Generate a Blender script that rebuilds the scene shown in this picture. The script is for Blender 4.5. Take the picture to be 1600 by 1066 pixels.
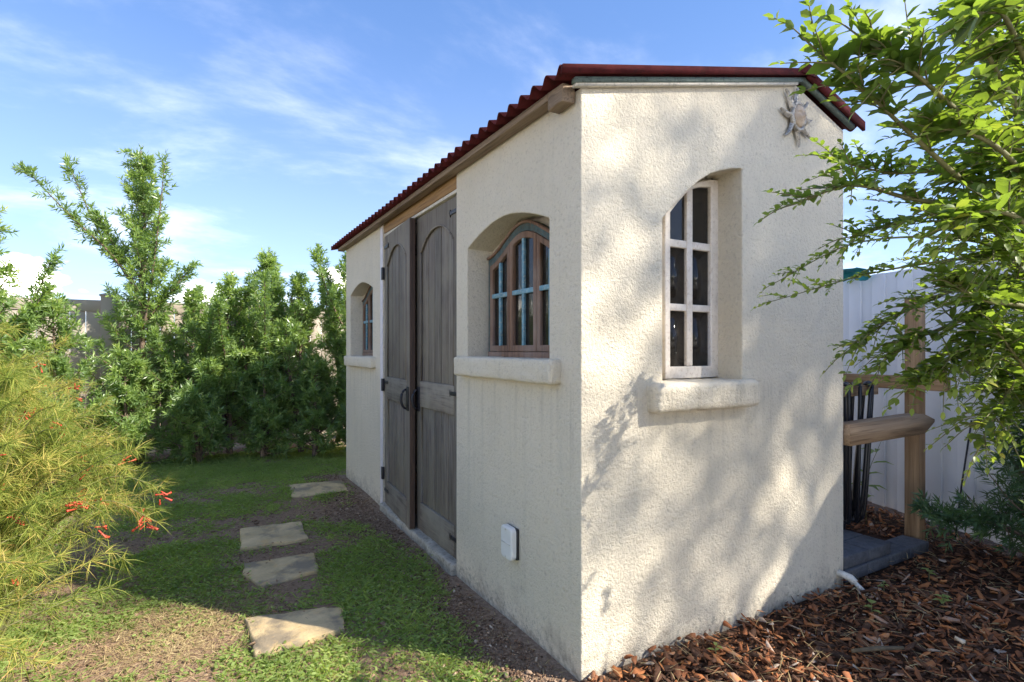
import bpy, bmesh, math, random
import numpy as np
from mathutils import Vector, Matrix

# ------------------------------------------------------------------ scene, camera, light
scene = bpy.context.scene
for o in list(bpy.data.objects): bpy.data.objects.remove(o)
COL = scene.collection
R_ = math.radians
RNG = np.random.default_rng(7)
random.seed(7)

F_PX, EYE, HOR = 849.0, 1.35, 545.0
YAW = math.atan(484 / 849)
FWD = np.array([math.sin(YAW), math.cos(YAW), 0.0])
RGT = np.array([math.cos(YAW), -math.sin(YAW), 0.0])
CAM = np.array([-1.328, -1.766, EYE])

cam_d = bpy.data.cameras.new('camera')
cam = bpy.data.objects.new('camera', cam_d); COL.objects.link(cam)
cam_d.sensor_width = 36.0
cam_d.lens = F_PX / 1600 * 36
cam_d.shift_y = (HOR - 533) / 1600
cam_d.clip_start = 0.05; cam_d.clip_end = 2000
cam.location = CAM
cam.rotation_euler = (R_(90), 0, -YAW)
scene.camera = cam
scene.render.resolution_x, scene.render.resolution_y = 1024, 682

SUN_EL, SUN_AZ = R_(38), R_(138)          # azimuth clockwise from +Y
SUN = Vector((math.sin(SUN_AZ) * math.cos(SUN_EL), math.cos(SUN_AZ) * math.cos(SUN_EL), math.sin(SUN_EL)))
sl = bpy.data.lights.new('sun', 'SUN'); sl.energy = 2.0; sl.angle = R_(0.55); sl.color = (1.0, 0.93, 0.82)
so = bpy.data.objects.new('sun', sl); COL.objects.link(so)
so.rotation_euler = SUN.to_track_quat('Z', 'Y').to_euler(); so.location = SUN * 30

world = bpy.data.worlds.new('World'); scene.world = world; world.use_nodes = True
wt = world.node_tree; wt.nodes.clear()
def WN(t, **k):
    n = wt.nodes.new(t)
    for a, v in k.items(): setattr(n, a, v)
    return n
def wl(a, b): wt.links.new(a, b)
def wmath(op, a, b=None, c=None):
    n = WN('ShaderNodeMath', operation=op)
    for i, v in enumerate((a, b, c)):
        if v is None: continue
        if isinstance(v, (int, float)): n.inputs[i].default_value = v
        else: wl(v, n.inputs[i])
    return n.outputs[0]
sky = WN('ShaderNodeTexSky', sky_type='NISHITA'); sky.sun_disc = False
sky.sun_elevation = SUN_EL; sky.sun_rotation = SUN_AZ
sky.air_density = 1.0; sky.dust_density = 0.1; sky.ozone_density = 3.0; sky.altitude = 0
tc = WN('ShaderNodeTexCoord'); sep = WN('ShaderNodeSeparateXYZ'); wl(tc.outputs['Generated'], sep.inputs[0])
zc = wmath('MAXIMUM', sep.outputs[2], 0.02)
px = wmath('DIVIDE', sep.outputs[0], wmath('ADD', zc, 0.18)); py = wmath('DIVIDE', sep.outputs[1], wmath('ADD', zc, 0.18))
cmb = WN('ShaderNodeCombineXYZ'); wl(px, cmb.inputs[0]); wl(py, cmb.inputs[1])
mp = WN('ShaderNodeMapping'); mp.inputs['Location'].default_value = (5.6, 6.3, 0); mp.inputs['Rotation'].default_value = (0, 0, R_(28)); mp.inputs['Scale'].default_value = (0.75, 1.15, 1)
wl(cmb.outputs[0], mp.inputs[0])
n1 = WN('ShaderNodeTexNoise'); n1.inputs['Scale'].default_value = 1.05; n1.inputs['Detail'].default_value = 9; n1.inputs['Roughness'].default_value = 0.6; n1.inputs['Distortion'].default_value = 0.25
wl(mp.outputs[0], n1.inputs['Vector'])
r1 = WN('ShaderNodeMapRange', interpolation_type='SMOOTHSTEP'); r1.inputs[1].default_value = 0.46; r1.inputs[2].default_value = 0.76; wl(n1.outputs[0], r1.inputs[0])
cirrus = wmath('MULTIPLY', r1.outputs[0], 0.10)
hz = WN('ShaderNodeMapRange', interpolation_type='SMOOTHSTEP'); hz.inputs[1].default_value = 0.0; hz.inputs[2].default_value = 0.55; hz.inputs[3].default_value = 0.03; hz.inputs[4].default_value = 0.0
wl(sep.outputs[2], hz.inputs[0]); cirrus = wmath('ADD', cirrus, hz.outputs[0])
# heaped clouds low over the horizon
mp2 = WN('ShaderNodeMapping'); mp2.inputs['Scale'].default_value = (4.2, 4.2, 9.0); mp2.inputs['Location'].default_value = (0.35, 0.2, 0.0); wl(tc.outputs['Generated'], mp2.inputs[0])
n2 = WN('ShaderNodeTexNoise'); n2.inputs['Scale'].default_value = 1.0; n2.inputs['Detail'].default_value = 7; n2.inputs['Roughness'].default_value = 0.52
wl(mp2.outputs[0], n2.inputs['Vector'])
band = WN('ShaderNodeMapRange', interpolation_type='SMOOTHSTEP'); band.inputs[1].default_value = 0.05; band.inputs[2].default_value = 0.25; band.inputs[3].default_value = 0.06; band.inputs[4].default_value = -0.20
wl(sep.outputs[2], band.inputs[0])
cu = wmath('ADD', n2.outputs[0], band.outputs[0])
r2 = WN('ShaderNodeMapRange', interpolation_type='SMOOTHSTEP'); r2.inputs[1].default_value = 0.52; r2.inputs[2].default_value = 0.66; wl(cu, r2.inputs[0])
cover = wmath('MAXIMUM', cirrus, wmath('MULTIPLY', r2.outputs[0], 0.9))
hs = WN('ShaderNodeHueSaturation'); hs.inputs['Saturation'].default_value = 1.12; gm = WN('ShaderNodeGamma'); gm.inputs[1].default_value = 0.6; wl(sky.outputs[0], gm.inputs[0]); wl(gm.outputs[0], hs.inputs['Color'])
tint = WN('ShaderNodeMixRGB', blend_type='MULTIPLY'); tint.inputs[0].default_value = 1; tint.inputs[2].default_value = (0.305, 0.395, 0.565, 1); wl(hs.outputs[0], tint.inputs[1])
mixc = WN('ShaderNodeMixRGB'); wl(cover, mixc.inputs[0]); wl(tint.outputs[0], mixc.inputs[1]); mixc.inputs[2].default_value = (12.0, 11.0, 9.3, 1)
bg = WN('ShaderNodeBackground'); bg.inputs[1].default_value = 0.15; wl(mixc.outputs[0], bg.inputs[0])
wo = WN('ShaderNodeOutputWorld'); wl(bg.outputs[0], wo.inputs[0])

vs = scene.view_settings
vs.view_transform = 'Standard'; vs.look = 'None'; vs.gamma = 1.0; vs.exposure = 2.45; vs.use_curve_mapping = False
scene.render.engine = 'CYCLES'
scene.cycles.max_bounces = 8; scene.cycles.transparent_max_bounces = 16

# ------------------------------------------------------------------ helpers: objects
def tag(o, label=None, cat=None, group=None, kind=None):
    if label: o['label'] = label
    if cat: o['category'] = cat
    if group: o['group'] = group
    if kind: o['kind'] = kind
    return o
def link(o, parent=None):
    COL.objects.link(o)
    if parent is not None: o.parent = parent
    return o
def empty(name, loc=(0, 0, 0), rz=0.0):
    o = bpy.data.objects.new(name, None); COL.objects.link(o)
    o.location = loc; o.rotation_euler = (0, 0, rz); o.empty_display_size = 0.1
    return o
def mesh_np(name, V, faces, mat=None, tint=None, smooth=False):
    """V (N,3); faces list of int arrays (M,k)."""
    me = bpy.data.meshes.new(name)
    V = np.asarray(V, np.float32)
    me.vertices.add(len(V)); me.vertices.foreach_set('co', V.ravel())
    faces = [np.asarray(f, np.int32) for f in faces if len(f)]
    nl = sum(f.size for f in faces); npol = sum(len(f) for f in faces)
    me.loops.add(nl); me.polygons.add(npol)
    me.loops.foreach_set('vertex_index', np.concatenate([f.ravel() for f in faces]))
    st, tot, acc = [], [], 0
    for f in faces:
        k = f.shape[1]; st.append(acc + np.arange(len(f)) * k); tot.append(np.full(len(f), k)); acc += f.size
    me.polygons.foreach_set('loop_start', np.concatenate(st).astype(np.int32))
    if smooth: me.polygons.foreach_set('use_smooth', np.ones(npol, bool))
    me.update(calc_edges=True); me.validate()
    if tint is not None:
        a = me.attributes.new('tint', 'FLOAT', 'POINT'); a.data.foreach_set('value', np.asarray(tint, np.float32))
    if mat is not None: me.materials.append(mat)
    return me
def obj(name, me, parent=None, mat=None):
    o = bpy.data.objects.new(name, me)
    if mat is not None and not me.materials: me.materials.append(mat)
    return link(o, parent)
class MB:
    """collects simple solids into one mesh"""
    def __init__(s): s.v, s.f, s.n = [], {}, 0
    def add(s, V, faces):
        V = np.asarray(V, float)
        for f in faces:
            f = np.asarray(f); s.f.setdefault(f.shape[1], []).append(f + s.n)
        s.v.append(V); s.n += len(V); return s
    def box(s, x0, x1, y0, y1, z0, z1, bev=0.0):
        if bev <= 0:
            V = [(x, y, z) for z in (z0, z1) for (x, y) in ((x0, y0), (x1, y0), (x1, y1), (x0, y1))]
            return s.add(V, [[(3, 2, 1, 0), (4, 5, 6, 7), (0, 1, 5, 4), (1, 2, 6, 5), (2, 3, 7, 6), (3, 0, 4, 7)]])
        bm = bmesh.new(); bmesh.ops.create_cube(bm, size=1)
        for v in bm.verts: v.co = Vector(((x0 + x1) / 2 + v.co.x * (x1 - x0), (y0 + y1) / 2 + v.co.y * (y1 - y0), (z0 + z1) / 2 + v.co.z * (z1 - z0)))
        bmesh.ops.bevel(bm, geom=list(bm.edges), offset=bev, segments=2, profile=0.5, affect='EDGES')
        return s.bm(bm)
    def bm(s, bm):
        bm.verts.index_update(); V = [v.co[:] for v in bm.verts]; fs = {}
        for f in bm.faces: fs.setdefault(len(f.verts), []).append([v.index for v in f.verts])
        bm.free(); return s.add(V, [np.array(x) for x in fs.values()])
    def tube(s, P, rad, sides=6, cap=True):
        V, f, caps = tube_arrays(P, rad, sides); s.add(V, [f])
        if cap:
            k = np.arange(sides); n = len(V)
            s.f.setdefault(sides, []).append(np.array([k[::-1]]) + s.n - n); s.f[sides].append(np.array([k]) + s.n - sides)
        return s
    def me(s, name, mat=None, smooth=False):
        return mesh_np(name, np.concatenate(s.v), [np.concatenate(x) for x in s.f.values()], mat, None, smooth)
    def build(s, name, mat, parent=None, smooth=False): return obj(name, s.me(name, mat, smooth), parent)
def tube_arrays(P, rad, sides=6):
    P = np.asarray(P, float); n = len(P); rad = np.broadcast_to(np.asarray(rad, float), (n,))
    T = np.gradient(P, axis=0); T /= np.linalg.norm(T, axis=1)[:, None] + 1e-9
    ref = np.where(np.abs(T[:, 2:3]) > 0.9, np.array([[1., 0, 0]]), np.array([[0., 0, 1]]))
    A = np.cross(T, ref); A /= np.linalg.norm(A, axis=1)[:, None] + 1e-9; B = np.cross(T, A)
    an = np.arange(sides) * 2 * np.pi / sides
    V = P[:, None] + rad[:, None, None] * (np.cos(an)[None, :, None] * A[:, None] + np.sin(an)[None, :, None] * B[:, None])
    i = np.arange(n - 1)[:, None] * sides; k = np.arange(sides)[None]; k2 = (k + 1) % sides
    f = np.stack([i + k, i + k2, i + sides + k2, i + sides + k], -1).reshape(-1, 4)
    return V.reshape(-1, 3), f, None
def curve_solid(name, loops, half, M, mat=None, bevel=0.0):
    """filled 2D outlines (first outer, others holes) with thickness 2*half, placed by matrix M"""
    cu = bpy.data.curves.new(name, 'CURVE'); cu.dimensions = '2D'; cu.fill_mode = 'BOTH'
    cu.extrude = half - bevel; cu.bevel_depth = bevel; cu.bevel_resolution = 1
    if bevel: cu.offset = -bevel
    for L in loops:
        sp = cu.splines.new('POLY'); sp.points.add(len(L) - 1)
        for p, (a, b) in zip(sp.points, L): p.co = (a, b, 0, 1)
        sp.use_cyclic_u = True
    t = bpy.data.objects.new('tmp', cu); COL.objects.link(t)
    dg = bpy.context.evaluated_depsgraph_get(); dg.update()
    me = bpy.data.meshes.new_from_object(t.evaluated_get(dg))
    bpy.data.objects.remove(t); bpy.data.curves.remove(cu)
    me.name = name; me.transform(M); me.materials.clear()
    if mat: me.materials.append(mat)
    return me
# matrices: local (a,b,n) -> plane facing -X at x ; a=y... and plane facing -Y
def M_front(x): return Matrix(((0, 0, -1, x), (1, 0, 0, 0), (0, 1, 0, 0), (0, 0, 0, 1)))      # a->Y, b->Z, n->-X
def M_gable(y): return Matrix(((1, 0, 0, 0), (0, 0, -1, y), (0, 1, 0, 0), (0, 0, 0, 1)))      # a->X, b->Z, n->-Y
def pix(u, v, d): return CAM + d * (FWD + RGT * (u - 800) / F_PX + np.array([0, 0, 1.]) * (HOR - v) / F_PX)   # a point in front of the camera at depth d

# ------------------------------------------------------------------ helpers: materials
def new_mat(name):
    m = bpy.data.materials.new(name); m.use_nodes = True; nt = m.node_tree; nt.nodes.clear()
    out = nt.nodes.new('ShaderNodeOutputMaterial'); b = nt.nodes.new('ShaderNodeBsdfPrincipled')
    nt.links.new(b.outputs[0], out.inputs[0]); return m, nt, b, out
class NT:
    def __init__(s, nt): s.nt = nt
    def n(s, t, **k):
        x = s.nt.nodes.new(t)
        for a, v in k.items(): setattr(x, a, v)
        return x
    def l(s, a, b): s.nt.links.new(a, b)
    def coord(s, kind='pos', scale=(1, 1, 1), loc=(0, 0, 0)):
        m = s.n('ShaderNodeMapping'); m.inputs['Scale'].default_value = scale; m.inputs['Location'].default_value = loc
        if kind == 'pos': s.l(s.n('ShaderNodeNewGeometry').outputs['Position'], m.inputs[0])
        else: s.l(s.n('ShaderNodeTexCoord').outputs['Object'], m.inputs[0])
        return m.outputs[0]
    def noise(s, vec, scale, detail=4, rough=0.55, dist=0.0):
        x = s.n('ShaderNodeTexNoise'); x.inputs['Scale'].default_value = scale; x.inputs['Detail'].default_value = detail
        x.inputs['Roughness'].default_value = rough; x.inputs['Distortion'].default_value = dist; s.l(vec, x.inputs['Vector']); return x.outputs[0]
    def ramp(s, fac, stops):
        x = s.n('ShaderNodeValToRGB'); e = x.color_ramp.elements
        while len(e) < len(stops): e.new(0.5)
        for i, (p, c) in enumerate(stops): e[i].position = p; e[i].color = (*c, 1) if len(c) == 3 else c
        s.l(fac, x.inputs[0]); return x.outputs[0]
    def rng(s, v, a, b, c=0., d=1.):
        x = s.n('ShaderNodeMapRange'); 
        for i, q in enumerate((a, b, c, d)): x.inputs[i + 1].default_value = q
        s.l(v, x.inputs[0]); return x.outputs[0]
    def mix(s, fac, a, b, mode='MIX'):
        x = s.n('ShaderNodeMixRGB', blend_type=mode)
        for i, q in zip((0, 1, 2), (fac, a, b)):
            if isinstance(q, (int, float)): x.inputs[i].default_value = q
            elif isinstance(q, tuple): x.inputs[i].default_value = (*q, 1) if len(q) == 3 else q
            else: s.l(q, x.inputs[i])
        return x.outputs[0]
    def math(s, op, a, b=0.0):
        x = s.n('ShaderNodeMath', operation=op)
        for i, q in enumerate((a, b)):
            if isinstance(q, (int, float)): x.inputs[i].default_value = q
            else: s.l(q, x.inputs[i])
        return x.outputs[0]
    def bump(s, h, strength, dist, b, normal=None):
        x = s.n('ShaderNodeBump'); x.inputs['Strength'].default_value = strength; x.inputs['Distance'].default_value = dist
        s.l(h, x.inputs['Height'])
        if normal is not None: s.l(normal, x.inputs['Normal'])
        s.l(x.outputs[0], b.inputs['Normal']); return x.outputs[0]

def mat_stucco():
    m, nt, b, o = new_mat('stucco'); t = NT(nt)
    p = t.coord('pos')
    big = t.noise(p, 1.1, 4, 0.6); mid = t.noise(p, 9, 5, 0.6); gr = t.noise(p, 62, 4, 0.62, 0.4); fine = t.noise(p, 190, 2, 0.5)
    c = t.mix(t.rng(big, .35, .68), (0.66, 0.588, 0.455), (0.725, 0.652, 0.515))
    c = t.mix(t.rng(mid, .45, .75, 0, .35), c, (0.60, 0.545, 0.44))
    c = t.mix(t.rng(gr, .30, .46, .45, 0), c, (0.40, 0.345, 0.27))
    sep = t.n('ShaderNodeSeparateXYZ'); t.l(p, sep.inputs[0])
    # dirt splashed up from the soil, mould specks and a drip under the vent cover
    low = t.rng(sep.outputs[2], 0.0, 0.30, 0.24, -0.06)
    sp = t.noise(p, 30, 5, 0.7)
    c = t.mix(t.rng(t.math('ADD', sp, low), .66, .82, 0, .6), c, (0.20, 0.185, 0.15))
    c = t.mix(t.rng(t.math('ADD', t.noise(p, 7, 4, .65), low), .62, .82, 0, .45), c, (0.36, 0.30, 0.23))
    st = t.noise(t.coord('pos', (5, 5, .35)), 2.2, 5, .65)
    c = t.mix(t.rng(st, .56, .76, 0, .28), c, (0.42, 0.40, 0.32))
    # run-off streaks under the sills and a few hairline cracks
    strk = t.noise(t.coord('pos', (22, 22, .9)), 1.0, 4, .65)
    under = t.math('MULTIPLY', t.rng(sep.outputs[2], 1.19, 1.17), t.rng(sep.outputs[2], .72, 1.12))
    c = t.mix(t.math('MULTIPLY', under, t.rng(strk, .50, .70, 0, .38)), c, (0.33, 0.29, 0.225))
    wv = t.n('ShaderNodeVectorMath', operation='MULTIPLY_ADD'); nz = t.n('ShaderNodeTexNoise'); nz.inputs['Scale'].default_value = 5; nz.inputs['Detail'].default_value = 4; t.l(p, nz.inputs['Vector'])
    t.l(nz.outputs[1], wv.inputs[0]); wv.inputs[1].default_value = (.22, .22, .22); t.l(p, wv.inputs[2])
    vo = t.n('ShaderNodeTexVoronoi', feature='DISTANCE_TO_EDGE'); vo.inputs['Scale'].default_value = .85; t.l(wv.outputs[0], vo.inputs['Vector'])
    crk = t.math('MULTIPLY', t.rng(vo.outputs['Distance'], .0, .003, .10, 0), t.rng(big, .50, .60))
    c = t.mix(crk, c, (0.24, 0.21, 0.17))
    t.l(c, b.inputs['Base Color']); b.inputs['Roughness'].default_value = 0.93
    b.inputs['Specular IOR Level'].default_value = 0.2
    h = t.math('ADD', t.math('MULTIPLY', gr, 1.0), t.math('MULTIPLY', fine, 0.35))
    h = t.math('ADD', h, t.math('MULTIPLY', mid, .9)); t.bump(h, 0.9, 0.012, b); return m
def mat_wood(name, c0, c1, dark, axis=2, scale=1.0, rough=0.8, grey=None, bump=0.5, kind='obj'):
    m, nt, b, o = new_mat(name); t = NT(nt)
    s = [26 * scale] * 3; s[axis] = 1.3 * scale
    p = t.coord(kind, tuple(s)); g = t.noise(p, 1.0, 7, 0.65, 1.1)
    s2 = [90 * scale] * 3; s2[axis] = 3.0 * scale
    g2 = t.noise(t.coord(kind, tuple(s2)), 1.0, 4, 0.6)
    c = t.mix(t.rng(g, .33, .68), c0, c1)
    c = t.mix(t.rng(g2, .50, .72, 0, .8), c, dark)
    if grey: c = t.mix(t.rng(t.noise(t.coord(kind), 3.1, 4, .6), .42, .66), c, grey)
    info = t.n('ShaderNodeObjectInfo')
    c = t.mix(1.0, c, t.mix(info.outputs['Random'], (.80, .80, .80), (1.12, 1.10, 1.08)), 'MULTIPLY')
    t.l(c, b.inputs['Base Color']); b.inputs['Roughness'].default_value = rough
    t.bump(t.math('ADD', g, t.math('MULTIPLY', g2, .7)), bump, 0.004, b); return m
def mat_plain(name, col, rough=0.6, var=0.15, scale=12, bump=0.0, metallic=0.0, spec=0.5, dark=None):
    m, nt, b, o = new_mat(name); t = NT(nt)
    n = t.noise(t.coord('pos'), scale, 5, .6)
    c = t.mix(t.rng(n, .3, .7), tuple(x * (1 - var) for x in col), tuple(min(1, x * (1 + var)) for x in col))
    if dark: c = t.mix(t.rng(t.noise(t.coord('pos'), scale * 3.1, 5, .7), .52, .68), c, dark)
    t.l(c, b.inputs['Base Color']); b.inputs['Roughness'].default_value = rough; b.inputs['Metallic'].default_value = metallic
    b.inputs['Specular IOR Level'].default_value = spec
    if bump: t.bump(n, bump, 0.01, b)
    return m
def mat_leaf(name, stops, trans=0.35, rough=0.45, spec=0.4, tcol=(0.35, 0.5, 0.05)):
    m, nt, b, o = new_mat(name); t = NT(nt)
    a = t.n('ShaderNodeAttribute', attribute_name='tint')
    n = t.noise(t.coord('pos'), 3.0, 3, .6)
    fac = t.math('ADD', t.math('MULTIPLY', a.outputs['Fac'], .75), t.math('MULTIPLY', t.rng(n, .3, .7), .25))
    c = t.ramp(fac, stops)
    t.l(c, b.inputs['Base Color']); b.inputs['Roughness'].default_value = rough; b.inputs['Specular IOR Level'].default_value = spec
    tr = t.n('ShaderNodeBsdfTranslucent'); t.l(t.mix(1.0, t.mix(.5, c, tcol), (1.5, 1.5, 1.0), 'MULTIPLY'), tr.inputs[0])
    mx = t.n('ShaderNodeMixShader'); mx.inputs[0].default_value = trans; t.l(b.outputs[0], mx.inputs[1]); t.l(tr.outputs[0], mx.inputs[2])
    t.l(mx.outputs[0], o.inputs[0]); return m
def mat_glass():
    m, nt, b, o = new_mat('old_glass'); t = NT(nt)
    n = t.noise(t.coord('pos'), 6, 3, .6); dirt = t.noise(t.coord('pos'), 22, 5, .7)
    c = t.mix(t.rng(dirt, .5, .8, 0, .6), (0.03, 0.026, 0.022), (0.13, 0.105, 0.075))
    t.l(c, b.inputs['Base Color']); b.inputs['Roughness'].default_value = 0.09; b.inputs['Specular IOR Level'].default_value = 0.5
    t.bump(n, .12, .02, b)
    tr = t.n('ShaderNodeBsdfTransparent'); tr.inputs[0].default_value = (.6, .6, .58, 1)
    mx = t.n('ShaderNodeMixShader'); mx.inputs[0].default_value = .35; t.l(b.outputs[0], mx.inputs[1]); t.l(tr.outputs[0], mx.inputs[2]); t.l(mx.outputs[0], o.inputs[0]); return m

MT = {}
MT['stucco'] = mat_stucco()
DW = ((0.100, 0.083, 0.066), (0.265, 0.226, 0.182), (0.026, 0.021, 0.017))
MT['door_v'] = mat_wood('weathered_door_wood', *DW, axis=2, grey=(0.20, 0.178, 0.135), bump=1.0)
MT['door_h'] = mat_wood('weathered_rail_wood', *DW, axis=1, grey=(0.26, 0.235, 0.185), bump=.7)
MT['door_edge'] = mat_wood('door_edge_wood', (0.05, 0.032, 0.024), (0.10, 0.06, 0.042), (0.02, 0.015, 0.012), axis=2)
MT['lintel'] = mat_wood('lintel_wood', (0.30, 0.165, 0.06), (0.40, 0.24, 0.10), (0.14, 0.07, 0.03), axis=1)
MT['eave'] = mat_wood('eave_wood', (0.22, 0.155, 0.10), (0.36, 0.265, 0.175), (0.08, 0.055, 0.038), axis=1)
MT['trim'] = mat_plain('old_cream_paint', (0.58, 0.53, 0.44), .7, .12, 14, .3, dark=(0.36, 0.33, 0.26))
MT['green_trim'] = mat_plain('green_grey_paint', (0.13, 0.17, 0.145), .75, .25, 20, .3, dark=(0.06, 0.075, 0.065))
MT['roof'] = mat_plain('maroon_corrugated', (0.085, 0.016, 0.016), .9, .4, 9, .3, spec=.12, dark=(0.05, 0.016, 0.014))
MT['win_brown'] = mat_wood('stripped_window_wood', (0.11, 0.058, 0.034), (0.26, 0.15, 0.09), (0.04, 0.022, 0.015), axis=2, grey=(0.25, 0.18, 0.14), bump=1.0)
MT['teal'] = mat_plain('flaked_teal_paint', (0.05, 0.085, 0.085), .75, .5, 26, .6, dark=(0.13, 0.08, 0.05))
MT['blue'] = mat_plain('flaked_blue_paint', (0.13, 0.27, 0.33), .6, .35, 22, .5, dark=(0.44, 0.44, 0.36))
MT['win_cream'] = mat_plain('pinkish_cream_paint', (0.74, 0.66, 0.56), .6, .10, 18, .3, dark=(0.58, 0.48, 0.38))
MT['glass'] = mat_glass()
MT['black'] = mat_plain('black_iron', (0.018, 0.017, 0.022), .5, .3, 30, .2)
MT['white_plastic'] = mat_plain('white_plastic', (0.72, 0.71, 0.67), .4, .05, 8)
MT['concrete'] = mat_plain('threshold_concrete', (0.36, 0.33, 0.27), .9, .25, 14, .6, dark=(0.17, 0.15, 0.12))
MT['interior'] = mat_plain('bare_interior', (0.12, 0.10, 0.08), .9)
MT['vinyl_white'] = mat_plain('white_vinyl', (0.84, 0.84, 0.84), .45, .04, 3)
MT['vinyl_tan'] = mat_plain('tan_vinyl', (0.37, 0.315, 0.25), .5, .06, 3)
MT['rack_v'] = mat_wood('treated_post_wood', (0.24, 0.145, 0.075), (0.42, 0.28, 0.155), (0.15, 0.085, 0.04), axis=2, scale=.8)
MT['rack_y'] = mat_wood('treated_beam_wood', (0.26, 0.155, 0.075), (0.42, 0.27, 0.14), (0.14, 0.075, 0.035), axis=1, scale=.8)
MT['rack_x'] = mat_wood('grey_brace_wood', (0.26, 0.165, 0.09), (0.44, 0.30, 0.175), (0.12, 0.07, 0.035), axis=0, scale=.8)
MT['hose'] = mat_plain('black_rubber', (0.012, 0.012, 0.016), .35, .2, 20)
MT['pvc'] = mat_plain('pvc', (0.62, 0.60, 0.54), .5, .12, 30, dark=(0.30, 0.26, 0.2))
MT['bark'] = mat_plain('bark', (0.15, 0.105, 0.075), .9, .35, 30, .6)
MT['twig'] = mat_plain('green_twig', (0.16, 0.15, 0.06), .7, .3, 30)
MT['dark_twig'] = mat_plain('brown_twig', (0.11, 0.085, 0.05), .8, .3, 30)
MT['podo'] = mat_leaf('podocarpus_leaf', [(0, (0.070, 0.120, 0.050)), (.45, (0.14, 0.22, 0.078)), (.75, (0.23, 0.325, 0.095)), (1, (0.40, 0.47, 0.12))], .36, .36, .6)
MT['podo_dark'] = mat_leaf('dark_podocarpus_leaf', [(0, (0.018, 0.045, 0.022)), (.6, (0.050, 0.10, 0.045)), (1, (0.15, 0.25, 0.07))], .18, .4)
MT['duranta'] = mat_leaf('duranta_leaf', [(0, (0.028, 0.055, 0.014)), (.4, (0.066, 0.108, 0.026)), (.75, (0.130, 0.180, 0.040)), (.92, (0.30, 0.30, 0.055)), (1, (0.50, 0.33, 0.04))], .42, .42, .4)
MT['fire'] = mat_leaf('firecracker_stem', [(0, (0.055, 0.092, 0.020)), (.38, (0.155, 0.205, 0.038)), (.68, (0.32, 0.335, 0.066)), (.85, (0.50, 0.39, 0.11)), (1, (0.40, 0.18, 0.07))], .28, .6, .25)
MT['red'] = mat_plain('red_flower', (0.52, 0.065, 0.035), .5, .35, 25)
MT['grass'] = mat_leaf('grass_blade', [(0, (0.12, 0.175, 0.048)), (.5, (0.27, 0.35, 0.11)), (.8, (0.42, 0.47, 0.16)), (1, (0.55, 0.46, 0.24))], .45, .55, .3)
MT['straw'] = mat_leaf('dead_grass', [(0, (0.22, 0.15, 0.075)), (.5, (0.42, 0.32, 0.16)), (1, (0.58, 0.48, 0.27))], .15, .7, .2, (.4, .3, .1))
MT['chip'] = None

def mat_ground():
    m, nt, b, o = new_mat('yard_soil'); t = NT(nt)
    p = t.coord('pos'); sep = t.n('ShaderNodeSeparateXYZ'); t.l(p, sep.inputs[0])
    n = t.noise(p, 3.2, 6, .65); f = t.noise(p, 38, 6, .7); v = t.noise(p, 120, 3, .6)
    c = t.mix(t.rng(f, .3, .7), (0.19, 0.12, 0.075), (0.40, 0.27, 0.175))
    c = t.mix(t.rng(v, .58, .72, 0, .7), c, (0.40, 0.32, 0.24))
    # pale sandy strip beside the shed
    strip = t.math('ADD', sep.outputs[0], t.math('MULTIPLY', t.math('SUBTRACT', n, .5), .6))
    c = t.mix(t.rng(strip, -.30, -.06, 0, .45), c, t.mix(t.rng(f, .35, .68), (0.17, 0.12, 0.085), (0.46, 0.36, 0.27)))
    # mulch bed: dark red-brown under the chips
    bed = t.math('MAXIMUM', t.rng(sep.outputs[1], .05, -.05), t.rng(sep.outputs[0], .9, 1.0))
    c = t.mix(bed, c, t.mix(t.rng(f, .35, .65), (0.030, 0.017, 0.011), (0.10, 0.048, 0.026)))
    t.l(c, b.inputs['Base Color']); b.inputs['Roughness'].default_value = .95; b.inputs['Specular IOR Level'].default_value = .15
    t.bump(t.math('ADD', f, t.math('MULTIPLY', v, .5)), .9, .02, b); return m
MT['ground'] = mat_ground()
def mat_tinted(name, stops, rough=.85, scale=40, bump=.5):
    m, nt, b, o = new_mat(name); t = NT(nt)
    a = t.n('ShaderNodeAttribute', attribute_name='tint'); n = t.noise(t.coord('pos'), scale, 5, .65)
    fac = t.math('ADD', t.math('MULTIPLY', a.outputs['Fac'], .86), t.math('MULTIPLY', t.rng(n, .25, .75), .14))
    t.l(t.ramp(fac, stops), b.inputs['Base Color']); b.inputs['Roughness'].default_value = rough; b.inputs['Specular IOR Level'].default_value = .25
    t.bump(n, bump, .006, b); return m
MT['chip'] = mat_tinted('bark_mulch', [(0, (0.040, 0.024, 0.016)), (.35, (0.15, 0.075, 0.043)), (.62, (0.34, 0.125, 0.05)), (.80, (0.55, 0.225, 0.08)), (.90, (0.38, 0.30, 0.24)), (1, (0.58, 0.49, 0.38))])
MT['litter'] = mat_tinted('soil_litter', [(0, (0.075, 0.042, 0.026)), (.5, (0.24, 0.15, 0.092)), (.85, (0.42, 0.30, 0.20)), (1, (0.62, 0.52, 0.40))])
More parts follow.
